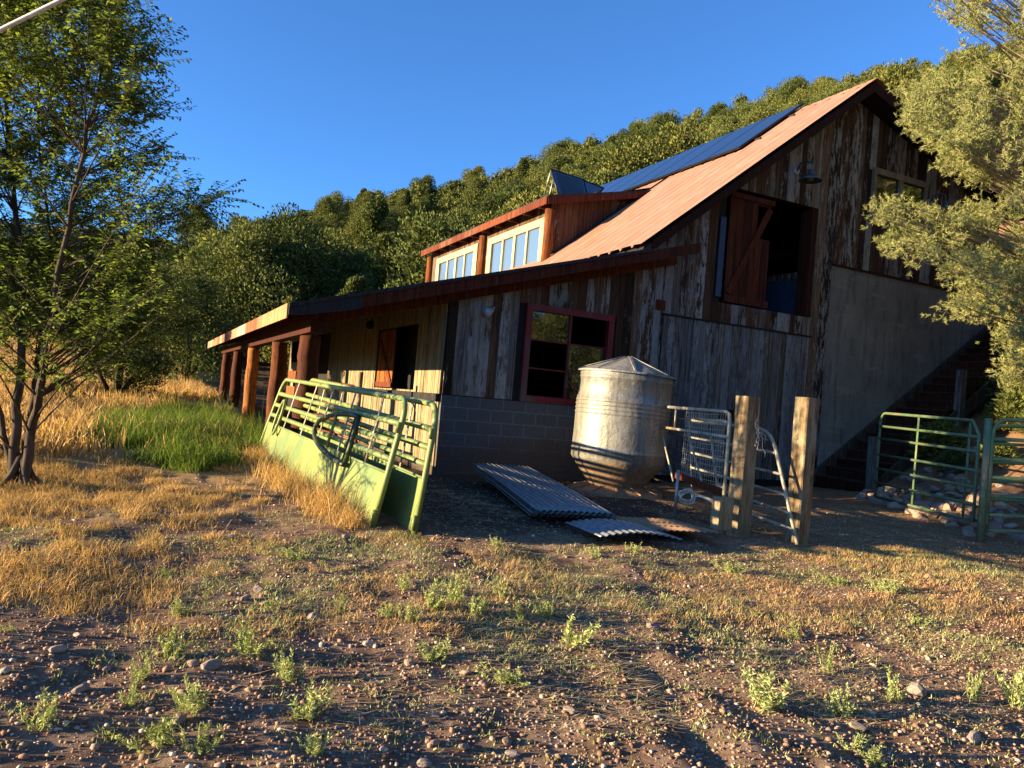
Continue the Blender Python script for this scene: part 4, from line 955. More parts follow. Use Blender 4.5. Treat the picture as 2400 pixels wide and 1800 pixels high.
while nb < 840 and tries < 60000:
    tries += 1
    x, y = r.uniform(-330, 520), r.uniform(-420, 960)
    if not in_poly(np.array([x]), np.array([y]), crown_poly)[0]: continue
    if any((x - hx_) ** 2 + (y - hy_) ** 2 < hr_ ** 2 for hx_, hy_, hr_ in holes): continue
    dcen = abs(x - 90) / 430
    dp = D0 - .05 + r.gauss(0, 1) * .75 * math.sqrt(max(.08, 1 - dcen ** 2))
    tip = at(x, y, dp)
    ys_ = tip[1] + .21 * (tip[0] + 1)
    if tip[2] < base[2] + 3.7 and not 8.45 < ys_ < 10.35 and r.random() < .88: continue
    if tip[2] < base[2] + 1.45 and r.random() < .9: continue
    if y > 760 and r.random() < .4: continue
    # attach to a stem point lower than the tip
    best = None
    for pts, rr_ in stems:
        for p, q in zip(pts[2:], rr_[2:]):
            dz_ = tip[2] - p[2]; hd_ = math.hypot(tip[0] - p[0], tip[1] - p[1])
            cost = abs(dz_ - hd_ * .75) + hd_ * .7
            if best is None or cost < best[0]: best = (cost, p, q)
    p, q = best[1], best[2]; mid = p * .5 + tip * .5 + np.array([0, 0, .10 * np.linalg.norm(tip - p)]) * .6 + rng.normal(size=3) * .03
    bez = [p * (1 - t_) ** 2 + mid * 2 * t_ * (1 - t_) + tip * t_ ** 2 for t_ in np.linspace(0, 1, 7)]
    bl = np.linalg.norm(tip - p); mbb.tube(bez, [max(.0025, min(q * .4, .011) * (1 - .85 * i / 6)) for i in range(7)], 5, cap=False)
    nb += 1
    ntw = int(6 + min(bl, 1.8) * 5.5)
    for _ in range(ntw):
        t_ = r.uniform(.35, 1) if bl > .5 else r.uniform(.1, 1); c_ = p * (1 - t_) ** 2 + mid * 2 * t_ * (1 - t_) + tip * t_ ** 2 + rng.normal(size=3) * .03
        dv = unit(tip - p) * .8 + rng.normal(size=3) * .55 + np.array([0, 0, .22]); dv = unit(dv); tl = r.uniform(.22, .55)
        nL = int(tl / .021); side = unit(np.cross(dv, [0, 0, 1.]) + 1e-3)
        ks = (np.arange(nL) + .6) / nL; droop = np.array([0, 0, -1.]) * (ks ** 2 * .12 * tl)[:, None]
        pp = c_ + dv * (ks * tl)[:, None] + droop
        sg = np.where(np.arange(nL) % 2 == 0, 1, -1)[:, None]
        dd_ = dv * .55 + side * sg * .85 + np.array([0, 0, -.45]) + rng.normal(size=(nL, 3)) * .25
        LP.append(pp); LD.append(dd_)
        mbb.tube([c_, c_ + dv * tl * .5, c_ + dv * tl + (0, 0, -.12 * tl)], [.003, .0022, .0012], 4, cap=False)
mbb.build('branches', M['bark'], elm)
LP = np.concatenate(LP); LD = np.concatenate(LD)
upv = np.array([0, 0, 1.]) + rng.normal(size=LP.shape) * .5
V, Q = leaves(LP, LD, rng.uniform(.036, .066, len(LP)), rng.uniform(.017, .030, len(LP)), upv)
cr = np_mesh('crown', V - base, Q, M['elm'], tints(len(LP), 4), parent=elm)

# --- the pinyon at the right edge: crown reaches in front of the gable
def tuft_mesh(C, D, n, ln, wd):
    m_ = len(C); Cn = np.repeat(C, n, 0); Dn = np.repeat(unit(D), n, 0)
    dv = unit(Dn * .75 + rng.normal(size=(m_ * n, 3)) * .62); P = Cn - Dn * rng.uniform(0, .05, (m_ * n, 1))
    S = unit(np.cross(dv, rng.normal(size=(m_ * n, 3)))); l_ = ln * rng.uniform(.7, 1.15, (m_ * n, 1))
    V = np.stack([P - S * wd * .5, P + S * wd * .5, P + dv * l_], 1).reshape(-1, 3); return V, np.arange(3 * m_ * n).reshape(-1, 3)
pb = np.array([16.3, 7.7, hz(16.3, 7.7)]); pine = thing('pinyon_pine', 'sunlit pinyon pine reaching in from the right over the gable wall', 'tree', tuple(pb))
PT = lambda u: pb + np.array([-.5 * u + .25 * math.sin(u * 4), .3 * math.sin(u * 3), 9.6 * u])
mb = MB(); mb.tube([PT(u) for u in np.linspace(-.05, 1, 16)], [.24 * (1 - .85 * u) for u in np.linspace(0, 1, 16)], 10); mb.build('trunk', M['bark'], pine)
ppoly = [(3050, 900), (3100, 300), (2900, -350), (2400, -420), (2190, -60), (2185, 20), (2215, 55), (2190, 90), (2225, 120), (2200, 160), (2130, 215), (2095, 215), (2130, 262), (2118, 290), (2165, 320), (2200, 345), (2230, 365), (2190, 385), (2260, 405), (2290, 430), (2330, 470), (2280, 480), (2230, 500), (2200, 490), (2150, 480), (2110, 475), (2080, 455), (2050, 465), (2010, 465), (2020, 490), (2050, 520), (2040, 540), (2070, 580), (2110, 600), (2125, 612), (2150, 590), (2180, 600), (2220, 605), (2250, 610), (2185, 630), (2230, 645), (2190, 665), (2240, 680), (2260, 700), (2205, 715), (2200, 730), (2270, 742), (2300, 760), (2340, 780), (2370, 820), (2345, 850), (2335, 880), (2310, 905), (2330, 920), (2380, 890), (2480, 860), (2700, 900)]
C = []; Dd = []; mbb = MB(); nb = 0; tries = 0; r = random.Random(5)
while nb < 960 and tries < 60000:
    tries += 1
    x = r.uniform(2000, 3100) if r.random() < .22 else r.uniform(2000, 2480); y = r.uniform(-420, 920)
    if nb % 6 == 0: x = r.uniform(2110, 2300); y = r.uniform(215, 375)
    if nb % 6 == 3: x = r.uniform(2200, 2460); y = r.uniform(600, 900)
    if not in_poly(np.array([x]), np.array([y]), ppoly)[0]: continue
    if ((x - 2345) / 70) ** 2 + ((y - 745) / 30) ** 2 < 1 and r.random() < .8: continue
    if ((x - 2330) / 60) ** 2 + ((y - 395) / 25) ** 2 < 1 and r.random() < .7: continue
    e = max(0, (x - 2060) / 500); dp = 13.3 + r.gauss(0, 1) * min(1.5, .45 + e * 1.4) + (.5 if y < 300 else 0)
    tip = at(x, y, dp)
    if tip[1] > 10.55 or tip[2] < hz(tip[0], tip[1]) + .5: continue
    u = min(1, max(.05, (tip[2] - pb[2]) / 9.6 * .85 - .02)); s0 = PT(u); nb += 1
    mid = s0 * .45 + tip * .55 + np.array([0, 0, -.25]) + rng.normal(size=3) * .15
    bz = lambda t_: s0 * (1 - t_) ** 2 + mid * 2 * t_ * (1 - t_) + tip * t_ ** 2
    if nb % 3 == 0: mbb.tube([bz(t_) for t_ in np.linspace(0, 1, 8)], [max(.006, .05 * (1 - t_)) for t_ in np.linspace(0, 1, 8)], 5, cap=False)
    else: mbb.tube([bz(t_) for t_ in np.linspace(.72, 1, 4)], [.012, .010, .008, .005], 4, cap=False)
    cs_ = r.uniform(.05, .10)
    for _ in range(r.randint(10, 20)):
        a_ = bz(r.uniform(.93, 1.0)) + rng.normal(size=3) * cs_; dv = unit(unit(tip - s0) * .45 + rng.normal(size=3) * .5 + np.array([-.12, 0, .28])); l_ = r.uniform(.05, .17)
        if r.random() < .4: mbb.tube([a_, a_ + dv * l_ * .6 + (0, 0, -.01), a_ + dv * l_], [.006, .005, .003], 4, cap=False)
        for q in np.linspace(.35, 1, 3): C.append(a_ + dv * l_ * q + rng.normal(size=3) * .012); Dd.append(dv)
mbb.build('branches', M['twig'], pine)
C = np.array(C); Dd = np.array(Dd)
V, Q = tuft_mesh(C, Dd, 9, .066, .010)
grp = np.repeat(vnoise(C[:, 0] + C[:, 2] * .7, C[:, 1] + C[:, 2] * .6, .35, 31) + .5, 9)
np_mesh('crown', V - pb, Q, M['pine'], np.repeat(np.stack([rng.random(len(C) * 9) * .5 + grp * .5, rng.random(len(C) * 9) * .6 + .2, grp], 1), 3, 0), parent=pine, nv=3)

# --- hillside junipers and pinyons: a few prototypes, then copies
def juniper(name, seed, h, w_, nf, size, label, cone=0):
    r_ = np.random.default_rng(seed); root = thing(name, label, 'tree')
    nl = 19; a = r_.uniform(0, 6.28, nl); zz = r_.uniform(.12, 1, nl) ** .9; rad = (np.sin(np.pi * np.clip(zz * .82 + .12, 0, 1)) ** .8) * w_ * .5 if not cone else (1.06 - zz) * w_ * .55
    cen = np.stack([np.cos(a) * rad * r_.uniform(.35, .95, nl), np.sin(a) * rad * r_.uniform(.35, .95, nl), zz * h * .86 + .08 * h], 1)
    lr_ = r_.uniform(.16, .27, nl) * w_ * ((1.15 - .5 * zz) if not cone else (1.25 - .95 * zz)); cen[0] = (0, 0, h * .9); lr_[0] = .1 * w_
    k = r_.integers(0, nl, nf); dv = r_.normal(size=(nf, 3)); dv /= np.linalg.norm(dv, axis=1, keepdims=True)
    rr2 = r_.uniform(.72, 1.07, nf); core = r_.random(nf) < .12; rr2 = np.where(core, r_.uniform(.1, .55, nf), rr2)
    P = cen[k] + dv * (lr_[k] * rr2)[:, None] * np.array([1, 1, 1.1])
    P[:, 2] = np.maximum(P[:, 2], .05 * h)
    dd_ = dv + r_.normal(size=(nf, 3)) * .6 + np.array([0, 0, .7]); V, Q = leaves(P - unit(dd_) * size * .3, dd_, r_.uniform(.7, 1.3, nf) * size * np.where(core, 1.7, 1), r_.uniform(.35, .6, nf) * size * np.where(core, 3.0, 1), r_.normal(size=(nf, 3)))
    br = r_.random(nl)[k] * .6 + r_.random(nf) * .4
    np_mesh('crown', V, Q, M['juniper'], np.repeat(np.stack([br, r_.random(nf), br], 1), 4, 0), parent=root)
    mb = MB(); mb.tube([(0, 0, -.4), (.03 * w_, 0, .25 * h), (0, .02 * w_, .6 * h)], [.05 * h ** .8, .035 * h ** .8, .01 * h], 7)
    for q in range(4): mb.tube([(0, 0, .02 * h), (math.cos(q * 1.6) * w_ * .14, math.sin(q * 1.6) * w_ * .14, .22 * h), (math.cos(q * 1.6) * w_ * .26, math.sin(q * 1.6) * w_ * .26, .4 * h)], [.03 * h ** .8, .022 * h ** .8, .01 * h], 6)
    mb.build('trunk', M['darkbark'], root); return root
protos = [juniper('juniper_tree', 201 + k_, 1.0, q, 19000, .0255, 'x', tp) for k_, (q, tp) in enumerate([(.95, 0), (1.1, 0), (.72, 1), (1.25, 0), (.9, 0), (.66, 1), (1.05, 0)])]
def roofline(x): return np.interp(x, [430, 493, 683, 925, 1005, 1295, 1500, 1735, 1870, 2055, 2110, 2400], [950, 800, 700, 620, 590, 450, 395, 300, 245, 185, 235, 480])
spots = []; r = random.Random(91); grid_ = {}
def free(x, y, d):
    i, j = int(x // 4), int(y // 4)
    for a in (-1, 0, 1):
        for b in (-1, 0, 1):
            for q in grid_.get((i + a, j + b), []):
                if (x - q[0]) ** 2 + (y - q[1]) ** 2 < d * d: return False
    return True
for _ in range(26000):
    rad = math.sqrt(r.uniform(27 ** 2, 128 ** 2)); az = r.uniform(-.72, .80)
    x = rad * math.sin(az + YAW); y = rad * math.cos(az + YAW)
    if 2 < x < 21 and 9 < y < 31: continue
    if az < -.30 and rad < 42 : continue
    if az < -.16 and rad < 33: continue
    s = (r.uniform(2.6, 5.0) if r.random() < .8 else r.uniform(5, 6.8)) * (1.0 if rad > 60 else 1.12)
    if not free(x, y, 2.5 if rad < 80 else 3.0): continue
    z = float(H(x, y, False)); px_, py_, dz_ = to_px([x, y, z + s])
    if not (-120 < px_ < 2520) or py_ > roofline(px_) + 6 and px_ > 480: continue
    if px_ > 2430: continue
    if px_ < 450 and py_ < 600 + (450 - px_) * .22:
        s *= .55; px_, py_, dz_ = to_px([x, y, z + s])
        if py_ < 560: continue
    if px_ > 1700 and rad < 38: continue
    grid_.setdefault((int(x // 4), int(y // 4)), []).append((x, y)); spots.append((x, y, z - .1, s, s / dz_, px_))
spots.sort(key=lambda q: -q[4])
near, rest = spots[:282], spots[282:]
def jl(i):
    x, y, z, h, _, p = near[i]; d = math.hypot(x, y)
    row = 'low on the slope' if d < 55 else ('half way up the slope' if d < 88 else 'on the skyline')
    zone = [(120, 'at the far left behind the leafy tree'), (300, 'behind the trunks of the leafy tree'), (480, 'right of the leafy tree'), (640, 'above the far porch end'), (800, 'left of the tallest evergreen'), (960, 'between the tallest evergreen and the dormer'), (1120, 'above the far dormer window'), (1300, 'left of the tilted solar panel'), (1450, 'right of the tilted solar panel'), (1620, 'above the far solar panels'), (1850, 'above the middle solar panels'), (2050, 'above the barn ridge'), (9999, 'beside the pinyon at right')]
    zt = next(t_ for lim, t_ in zone if p < lim)
    return '%s juniper %s, %s' % ('tall' if h > 4.5 else ('middling' if h > 3.8 else 'low'), row, zt)
def jg(i): return {'r': 'junipers behind the leafy tree', 'b': 'hillside trees'}['b']
out = place_copies(protos, [(q[0], q[1], q[2], (q[3] * r.uniform(.85, 1.15), q[3] * r.uniform(.85, 1.15), q[3]), (0, 0, r.uniform(0, 6.28))) for q in near], jl, 'tree', 'hillside junipers and pinyons')
# the farther wood, one mass
if rest:
    VV = []; QQ = []; TT = []; n0_ = 0
    pv = protos[1].children[0].data; V0 = np.empty(len(pv.vertices) * 3, np.float32); pv.vertices.foreach_get('co', V0); V0 = V0.reshape(-1, 4, 3)
    t0_ = np.empty(len(pv.vertices) * 4, np.float32); pv.color_attributes['tint'].data.foreach_get('color', t0_); t0_ = t0_.reshape(-1, 4, 4)[:, :, :3]
    for q in rest[:520]:
        sel = rng.permutation(len(V0))[:1800]; a = r.uniform(0, 6.28); cen_ = V0[sel].mean(1, keepdims=True); v = cen_ + (V0[sel] - cen_) * 2.2; c, s = math.cos(a), math.sin(a)
        v = np.stack([v[..., 0] * c - v[..., 1] * s, v[..., 0] * s + v[..., 1] * c, v[..., 2]], -1) * q[3] + np.array([q[0], q[1], q[2]])
        VV.append(v.reshape(-1, 3)); TT.append(t0_[sel].reshape(-1, 3))
    VV = np.concatenate(VV); tag(np_mesh('woods', VV, np.arange(len(VV)).reshape(-1, 4), M['juniper'], np.concatenate(TT)), 'far evergreen wood covering the upper hillside', 'woods', kind='stuff')
# nearer single trees
def single(seed, px_, py_, topy, wfac, nf, label, size=.03):
    b_ = ground_hit(px_, py_); dpt = (b_ - CAM) @ CF; h = (py_ - topy) * dpt / F_PX
    o = juniper('juniper_tree', seed, h, h * wfac, nf, size * h, label); o.location = tuple(b_ - np.array([0, 0, .1])); return o
single(301, 268, 938, 660, .8, 22000, 'dark green tree with two leaning trunks behind the leafy tree', .022)
single(302, 430, 893, 640, 1.05, 22000, 'wide dark juniper shading the dry grass beyond the porch end', .02)
single(303, 365, 885, 690, 1.0, 16000, 'dark juniper between the leaning trunks and the wide juniper', .022)
b_ = at(862, 700, 44); b_[2] = H(b_[0], b_[1], False); o = juniper('pinyon_tree', 304, 9.6, 6.6, 30000, .15, 'tallest pointed evergreen on the slope left of the dormer', 1); o.location = tuple(b_)
b_ = at(600, 760, 38); b_[2] = H(b_[0], b_[1], False); o = juniper('juniper_tree', 305, 6.4, 7.4, 26000, .14, 'broad rounded evergreen above the far end of the porch roof'); o.location = tuple(b_)
# trees standing behind the photographer, seen in the window panes
place_copies([juniper('juniper_tree', 320 + k_, 1.0, 1.0, 5200, .055, 'x') for k_ in range(2)], [(x, y, hz(x, y) - .1, s * 1.25, (0, 0, x)) for x, y, s in ((6, -16, 6), (12, -19, 7), (-1, -18, 6), (19, -15, 6), (9, -25, 8), (25, -20, 7), (22, -8, 6), (28, -10, 7), (17, -22, 7), (33, -14, 8), (14, -13, 5), (24, -3, 5), (30, -2, 6), (36, -6, 7), (40, -16, 8), (21, -28, 8), (11, -12, 5), (15, -17, 8), (26, -14, 8), (31, -19, 9), (37, -11, 9), (45, -9, 9), (28, -6, 6), (20, -11, 7))], lambda i: 'evergreen mirrored in the barn window panes', 'tree', 'trees mirrored in the windows')

# --- shrubs in the dry field
def bush(name, seed, n, label, mt='weed', leafl=.05, leafw=.012, tall=1.0):
    r_ = np.random.default_rng(seed); a = r_.uniform(0, 6.28, n); e = r_.uniform(.15, 1.45, n); l_ = r_.uniform(.35, 1, n) ** .6
    d_ = np.stack([np.cos(a) * np.cos(e), np.sin(a) * np.cos(e), np.sin(e) * tall], 1); P = d_ * l_[:, None] * np.array([.5, .5, 1.0])
    V, Q = leaves(P, d_ * .8 + r_.normal(size=(n, 3)) * .35, r_.uniform(.6, 1.4, n) * leafl, leafw * r_.uniform(.7, 1.3, n), r_.normal(size=(n, 3)))
    o = np_mesh(name, V, Q, M[mt], np.repeat(np.stack([r_.random(n), r_.random(n), r_.random(n)], 1), 4, 0)); return o
bp = [bush('sage_bush', 401 + k_, 1500, 'x', 'weed', .16, .04) for k_ in range(2)]
bs = []
for (x, y, h) in ((470, 868, 42), (445, 842, 34), (520, 858, 26), (400, 905, 30), (110, 900, 42), (150, 925, 45), (60, 905, 36), (20, 890, 34), (200, 870, 28), (410, 850, 24)):
    g_ = ground_hit(x, y); dpt = (g_ - CAM) @ CF; s_ = h * dpt / F_PX; bs.append((g_[0], g_[1], g_[2] - .05, (s_ * 1.5, s_ * 1.5, s_), (0, 0, x)))
place_copies(bp, bs, lambda i: 'grey green sage bush in the dry grass field' , 'bush', 'sage bushes in the field')

db = bush('scrub_bush', 431, 2200, 'x', 'juniper', .13, .035)
sb = []
r = random.Random(23)
for k_ in range(16):
    y = r.uniform(5.0, 9.6); x = 12.2 + r.uniform(0, 3.6) + max(0, 6.4 - y) * 1.2; s_ = r.uniform(.45, 1.0); sb.append((x, y, hz(x, y) - .05, (s_ * 1.2, s_ * 1.2, s_ * .85), (0, 0, r.uniform(0, 6.28))))
place_copies([db], sb, lambda i: '%s scrubby bush on the bank, %s' % ('large' if sb[i][3][0] > .95 else ('middling' if sb[i][3][0] > .7 else 'small'), ['behind the dark green gate', 'behind the steel post', 'behind the light green gate', 'under the pinyon'][min(3, max(0, int((float(to_px(sb[i][:3])[0]) - 2150) / 130)))]), 'bush', 'scrub bushes on the bank')
# --- grasses
def blades(name, XY, hgt, wid, lean, mt, label, cat='grass', tlo=0, thi=1, lodge=0.0):
    n = len(XY); z = H(XY[:, 0], XY[:, 1]); B = np.column_stack([XY, z - .01]); a = rng.uniform(0, 6.28, n); f = np.stack([np.cos(a), np.sin(a), np.zeros(n)], 1)
    sd = np.stack([-np.sin(a + .6), np.cos(a + .6), np.zeros(n)], 1); h = hgt[:, None]; l_ = (lean * rng.uniform(.2, 1.2, n))[:, None]; w2 = (wid * rng.uniform(.7, 1.3, n))[:, None] / 2
    m_ = B + np.array([0, 0, 1.]) * h * .6 + f * h * l_ * .35; t_ = B + np.array([0, 0, 1.]) * h * (1 - .35 * l_ ** 2) + f * h * l_
    V = np.stack([B - sd * w2, B + sd * w2, m_ + sd * w2 * .8, m_ - sd * w2 * .8, t_ + sd * w2 * .15, t_ - sd * w2 * .15], 1).reshape(-1, 3)
    i = np.arange(n)[:, None] * 6; Q = np.concatenate([i + np.array([[0, 1, 2, 3]]), i + np.array([[3, 2, 4, 5]])])
    return tag(np_mesh(name, V, Q, M[mt], tints(n, 6, tlo, thi)), label, cat, kind='stuff')
def scatter(n, x0, x1, y0, y1, accept):
    x = rng.uniform(x0, x1, n); y = rng.uniform(y0, y1, n); px_, py_, d = to_px(np.stack([x, y, H(x, y, False)], 1))
    k = accept(x, y, px_, py_, d) & (rng.random(n) < 1); return np.stack([x[k], y[k]], 1)
cl = lambda x, y, s, sd_: vnoise(x, y, s, sd_) + .5 * vnoise(x, y, s * .37, sd_ + 1)
lush = [(185, 1035), (250, 1000), (340, 985), (415, 965), (465, 940), (520, 960), (590, 1010), (640, 1050), (620, 1078), (500, 1088), (430, 1090), (320, 1078), (220, 1065)]
offbarn = lambda x, y: ~((x > 1.75) & (y > 10.6) & (x < 22)) & ~((x > 1.5) & (x < 2.6) & (y > 6.4) & (y < 11.8))
def clump(XY, k, s):
    m_ = np.repeat(XY, k, 0); return m_ + rng.normal(size=m_.shape) * s
# lush patch
P = scatter(60000, -3.5, 2.2, 8.5, 19, lambda x, y, a, b, d: in_poly(a + 110 * vnoise(x, y, .5, 41) + 50 * vnoise(x, y, .17, 47), b + 60 * vnoise(x, y, .5, 42), lush) & (d > 0) & (vnoise(x, y, .35, 48) + .5 * vnoise(x, y, .12, 49) > -.3) & ~((x > 1.9) & (y > 10.6)))
P = clump(P[:11000], 3, .045); blades('green_grass', P, np.exp(rng.normal(-1.75, .42, len(P))) * (1 + 1.2 * vnoise(P[:, 0], P[:, 1], .45, 44)), .008, .8, 'lush_grass', 'lush green grass patch in front of the porch posts')
# tall dry field beyond
P = scatter(240000, -32, 2.4, 9, 46, lambda x, y, a, b, d: (d > 0) & (a > -60) & (a < 560) & (b < 1075) & offbarn(x, y) & (~in_poly(a + 60 * vnoise(x, y, .4, 41), b, lush) | (rng.random(len(x)) < .12)) & (cl(x, y, 1.7, 50) > -.33) & (rng.random(len(x)) < np.clip(11 / np.maximum(d, 1), .12, 1) ** .5))
P = P[rng.permutation(len(P))[:52000]]; P = clump(P, 2, .05); dist = np.hypot(P[:, 0], P[:, 1])
blades('dry_grass', P, rng.uniform(.09, .33, len(P)) * (1 + .9 * vnoise(P[:, 0], P[:, 1], 1.3, 52)) * np.clip(dist / 14, .5, 1.1), .010 * np.clip(dist / 12, 1, 3).mean(), .45, 'dry_grass', 'tall golden dry grass of the field behind the leafy tree')
# short dry tufts in the left middle ground, and along the panels
def pdry(x, y, a, b):
    e = 1480 - .36 * a + 150 * vnoise(x, y, .7, 60) + 90 * vnoise(x, y, .25, 66)
    return np.clip((cl(x, y, .8, 61) + 1.1 * vnoise(x, y, .19, 63) + .26 - np.clip((a - 150) / 900, 0, .6)) * 2.0, 0, 1) * np.clip((e - b) / 90, 0, 1)
P = scatter(260000, -4, 3.6, 3.4, 10.5, lambda x, y, a, b, d: (d > 0) & (a > -60) & (a < 1000) & (b > 1060) & (rng.random(len(x)) < pdry(x, y, a, b)) & ~((x > 1.5) & (y > 6.6)))
P = clump(P[rng.permutation(len(P))[:11000]], 6, .03); blades('dry_grass', P, np.exp(rng.normal(-3.1, .45, len(P))), .004, .9, 'dry_grass', 'short golden grass tufts on the left of the yard')
P = P[rng.permutation(len(P))[:9000]]; n = len(P); a = rng.uniform(0, 6.28, n); D = np.stack([np.cos(a), np.sin(a), rng.normal(0, .12, n)], 1)
V, Q = leaves(np.column_stack([P + rng.normal(size=P.shape) * .08, H(P[:, 0], P[:, 1]) + .012]), D, rng.uniform(.03, .13, n), rng.uniform(.002, .004, n), np.tile([0, 0, 1.], (n, 1)), 0); tag(np_mesh('straw', V, Q, M['straw'], tints(n, 4)), 'flattened straw between the golden tufts on the left', 'straw', kind='stuff')
P = np.stack([rng.uniform(0, 1, 3800), rng.normal(0, .16, 3800)], 1); P = P[rng.random(3800) < np.clip(.75 + 1.3 * vnoise(P[:, 0] * 6, P[:, 1] * 3, .6, 98), .1, 1)]; P = np.stack([1.88 - .38 * P[:, 0] - abs(P[:, 1]) - .02, 6.7 + 5.0 * P[:, 0]], 1)
blades('dry_grass', clump(P, 2, .03), np.exp(rng.normal(-2.0, .4, len(P) * 2)) * (1 + 1.1 * np.repeat(vnoise(P[:, 1], P[:, 0], .35, 99), 2)), .005, .8, 'dry_grass', 'golden grass growing along the foot of the green panels')
# thin mixed tufts over the yard
P = scatter(120000, -2.5, 10.5, 2.8, 8.0, lambda x, y, a, b, d: (d > 0) & (a > -60) & (a < 2460) & (b > 1255) & (b < 1560) & (cl(x, y, .5, 70) > .10) & ~((x > 2.4) & (y > 6.25 - .05 * x)))
P = clump(P[rng.permutation(len(P))[:7000]], 3, .02); blades('yard_grass', P, rng.uniform(.012, .055, len(P)), .004, .9, 'weed', 'thin grey green stubble scattered over the dirt yard')
P = scatter(90000, -2.5, 10.5, 2.8, 8.0, lambda x, y, a, b, d: (d > 0) & (a > 300) & (a < 2460) & (b > 1250) & (b < 1500) & (cl(x, y, .7, 75) > .05) & ~((x > 2.4) & (y > 6.25 - .05 * x)))
P = clump(P[rng.permutation(len(P))[:5000]], 4, .02); blades('dry_grass', P, rng.uniform(.012, .07, len(P)), .0035, .9, 'dry_grass', 'dry stubble along the edge of the shaded yard')
# straw lying on the ground
P = scatter(120000, -2, 11, 2.5, 9.5, lambda x, y, a, b, d: (d > 0) & (a > 500) & (a < 2460) & (b > 1150) & (b < 1720) & (cl(x, y, 1.0, 80) > -.12 + np.clip((b - 1500) / 900, 0, .4)) & (rng.random(len(x)) < np.clip((a - 300) / 1100, .15, 1)))
P = P[rng.permutation(len(P))[:42000]]; n = len(P); a = rng.normal(-.35, .8, n); D = np.stack([np.cos(a), np.sin(a), rng.normal(0, .10, n)], 1); z = H(P[:, 0], P[:, 1]) + .008
V, Q = leaves(np.column_stack([P, z]), D, rng.uniform(.03, .17, n), rng.uniform(.0025, .005, n), np.tile([0, 0, 1.], (n, 1)), 0); tag(np_mesh('straw', V, Q, M['straw'], tints(n, 4)), 'loose straw scattered over the dirt on the right', 'straw', kind='stuff')
# gravel
import bmesh
bm = bmesh.new(); bmesh.ops.create_icosphere(bm, subdivisions=1, radius=1); PV = np.array([v.co[:] for v in bm.verts]); PF = np.array([[v.index for v in f.verts] for f in bm.faces]); bm.free()
P = scatter(330000, -3.5, 11, 1.6, 10.8, lambda x, y, a, b, d: (d > 0) & (a > -60) & (a < 2460) & (b > 1100) & (rng.random(len(x)) < np.clip((b - 1150) / 500, .12, 1)) & (vnoise(x, y, 1.1, 90) > -.38))
P = P[rng.permutation(len(P))[:52000]]; n = len(P); s = np.exp(rng.normal(-5.35, .48, n)); s = np.minimum(s, .018)
A = rng.uniform(0, 6.28, n); v = PV[None] * (1 + rng.uniform(-.22, .22, (n, len(PV), 1))) * np.stack([s * rng.uniform(.8, 1.5, n), s, s * rng.uniform(.5, .9, n)], 1)[:, None]
c, sn = np.cos(A)[:, None], np.sin(A)[:, None]; v = np.stack([v[..., 0] * c - v[..., 1] * sn, v[..., 0] * sn + v[..., 1] * c, v[..., 2]], -1) + np.column_stack([P, H(P[:, 0], P[:, 1]) + s * .25])[:, None]
Q = (np.arange(n)[:, None, None] * len(PV) + PF[None]).reshape(-1, 3); tag(np_mesh('gravel', v.reshape(-1, 3), Q, M['pebble'], np.repeat(rng.random((n, 3)), len(PV), 0), nv=3), 'reddish brown gravel and pebbles over the near yard', 'gravel', kind='stuff')
# larger single stones
sp_ = [(495, 1572, 26), (452, 1558, 16), (137, 1537, 20), (180, 1500, 12), (8, 1590, 14), (185, 1625, 20), (250, 1568, 12), (655, 1415, 11), (573, 1410, 12), (605, 1392, 15), (735, 1452, 18), (755, 1510, 10), (862, 1515, 14), (96, 1385, 13), (1340, 1670, 17), (1530, 1477, 18), (958, 1560, 15), (1090, 1583, 13), (1130, 1610, 12), (1187, 1735, 15), (1018, 1745, 14), (1022, 1680, 12), (2150, 1628, 28), (2015, 1710, 22), (2280, 1740, 24), (2180, 1352, 12), (1085, 1752, 16), (900, 1762, 13), (995, 1790, 20), (1200, 1765, 16), (615, 1690, 10), (420, 1700, 20), (545, 1258, 11), (810, 1262, 10), (1500, 1655, 9)]
words = ['pale', 'tan', 'grey', 'reddish', 'brown']
spr = []
for x, y, s_ in sp_:
    g_ = ground_hit(x, y); d = (g_ - CAM) @ CF; k = s_ * d / F_PX; spr.append((g_[0], g_[1], hz(g_[0], g_[1]) + k * .3, k, (rnd.uniform(-.3, .3), rnd.uniform(-.3, .3), rnd.uniform(0, 6.28))))
def stone_label(i):
    x, y, s_ = sp_[i]; side = 'at the left' if x < 350 else ('left of centre' if x < 800 else ('in the middle' if x < 1250 else ('right of centre' if x < 1800 else 'at the right')))
    sz = 'large' if s_ >= 20 else ('fist sized' if s_ > 13 else 'small'); row = 'nearest the camera' if y > 1670 else ('in the near gravel' if y > 1540 else ('where gravel meets weeds' if y > 1440 else 'by the dry grass'))
    return '%s loose stone %s %s' % (sz, row, side)
place_copies([rock_mesh('yard_stone', 150 + k_, q) for k_, q in enumerate([(1, .8, .6), (.9, .9, .6), (1.2, .8, .5)])], spr, stone_label, 'stone', 'loose stones on the yard')
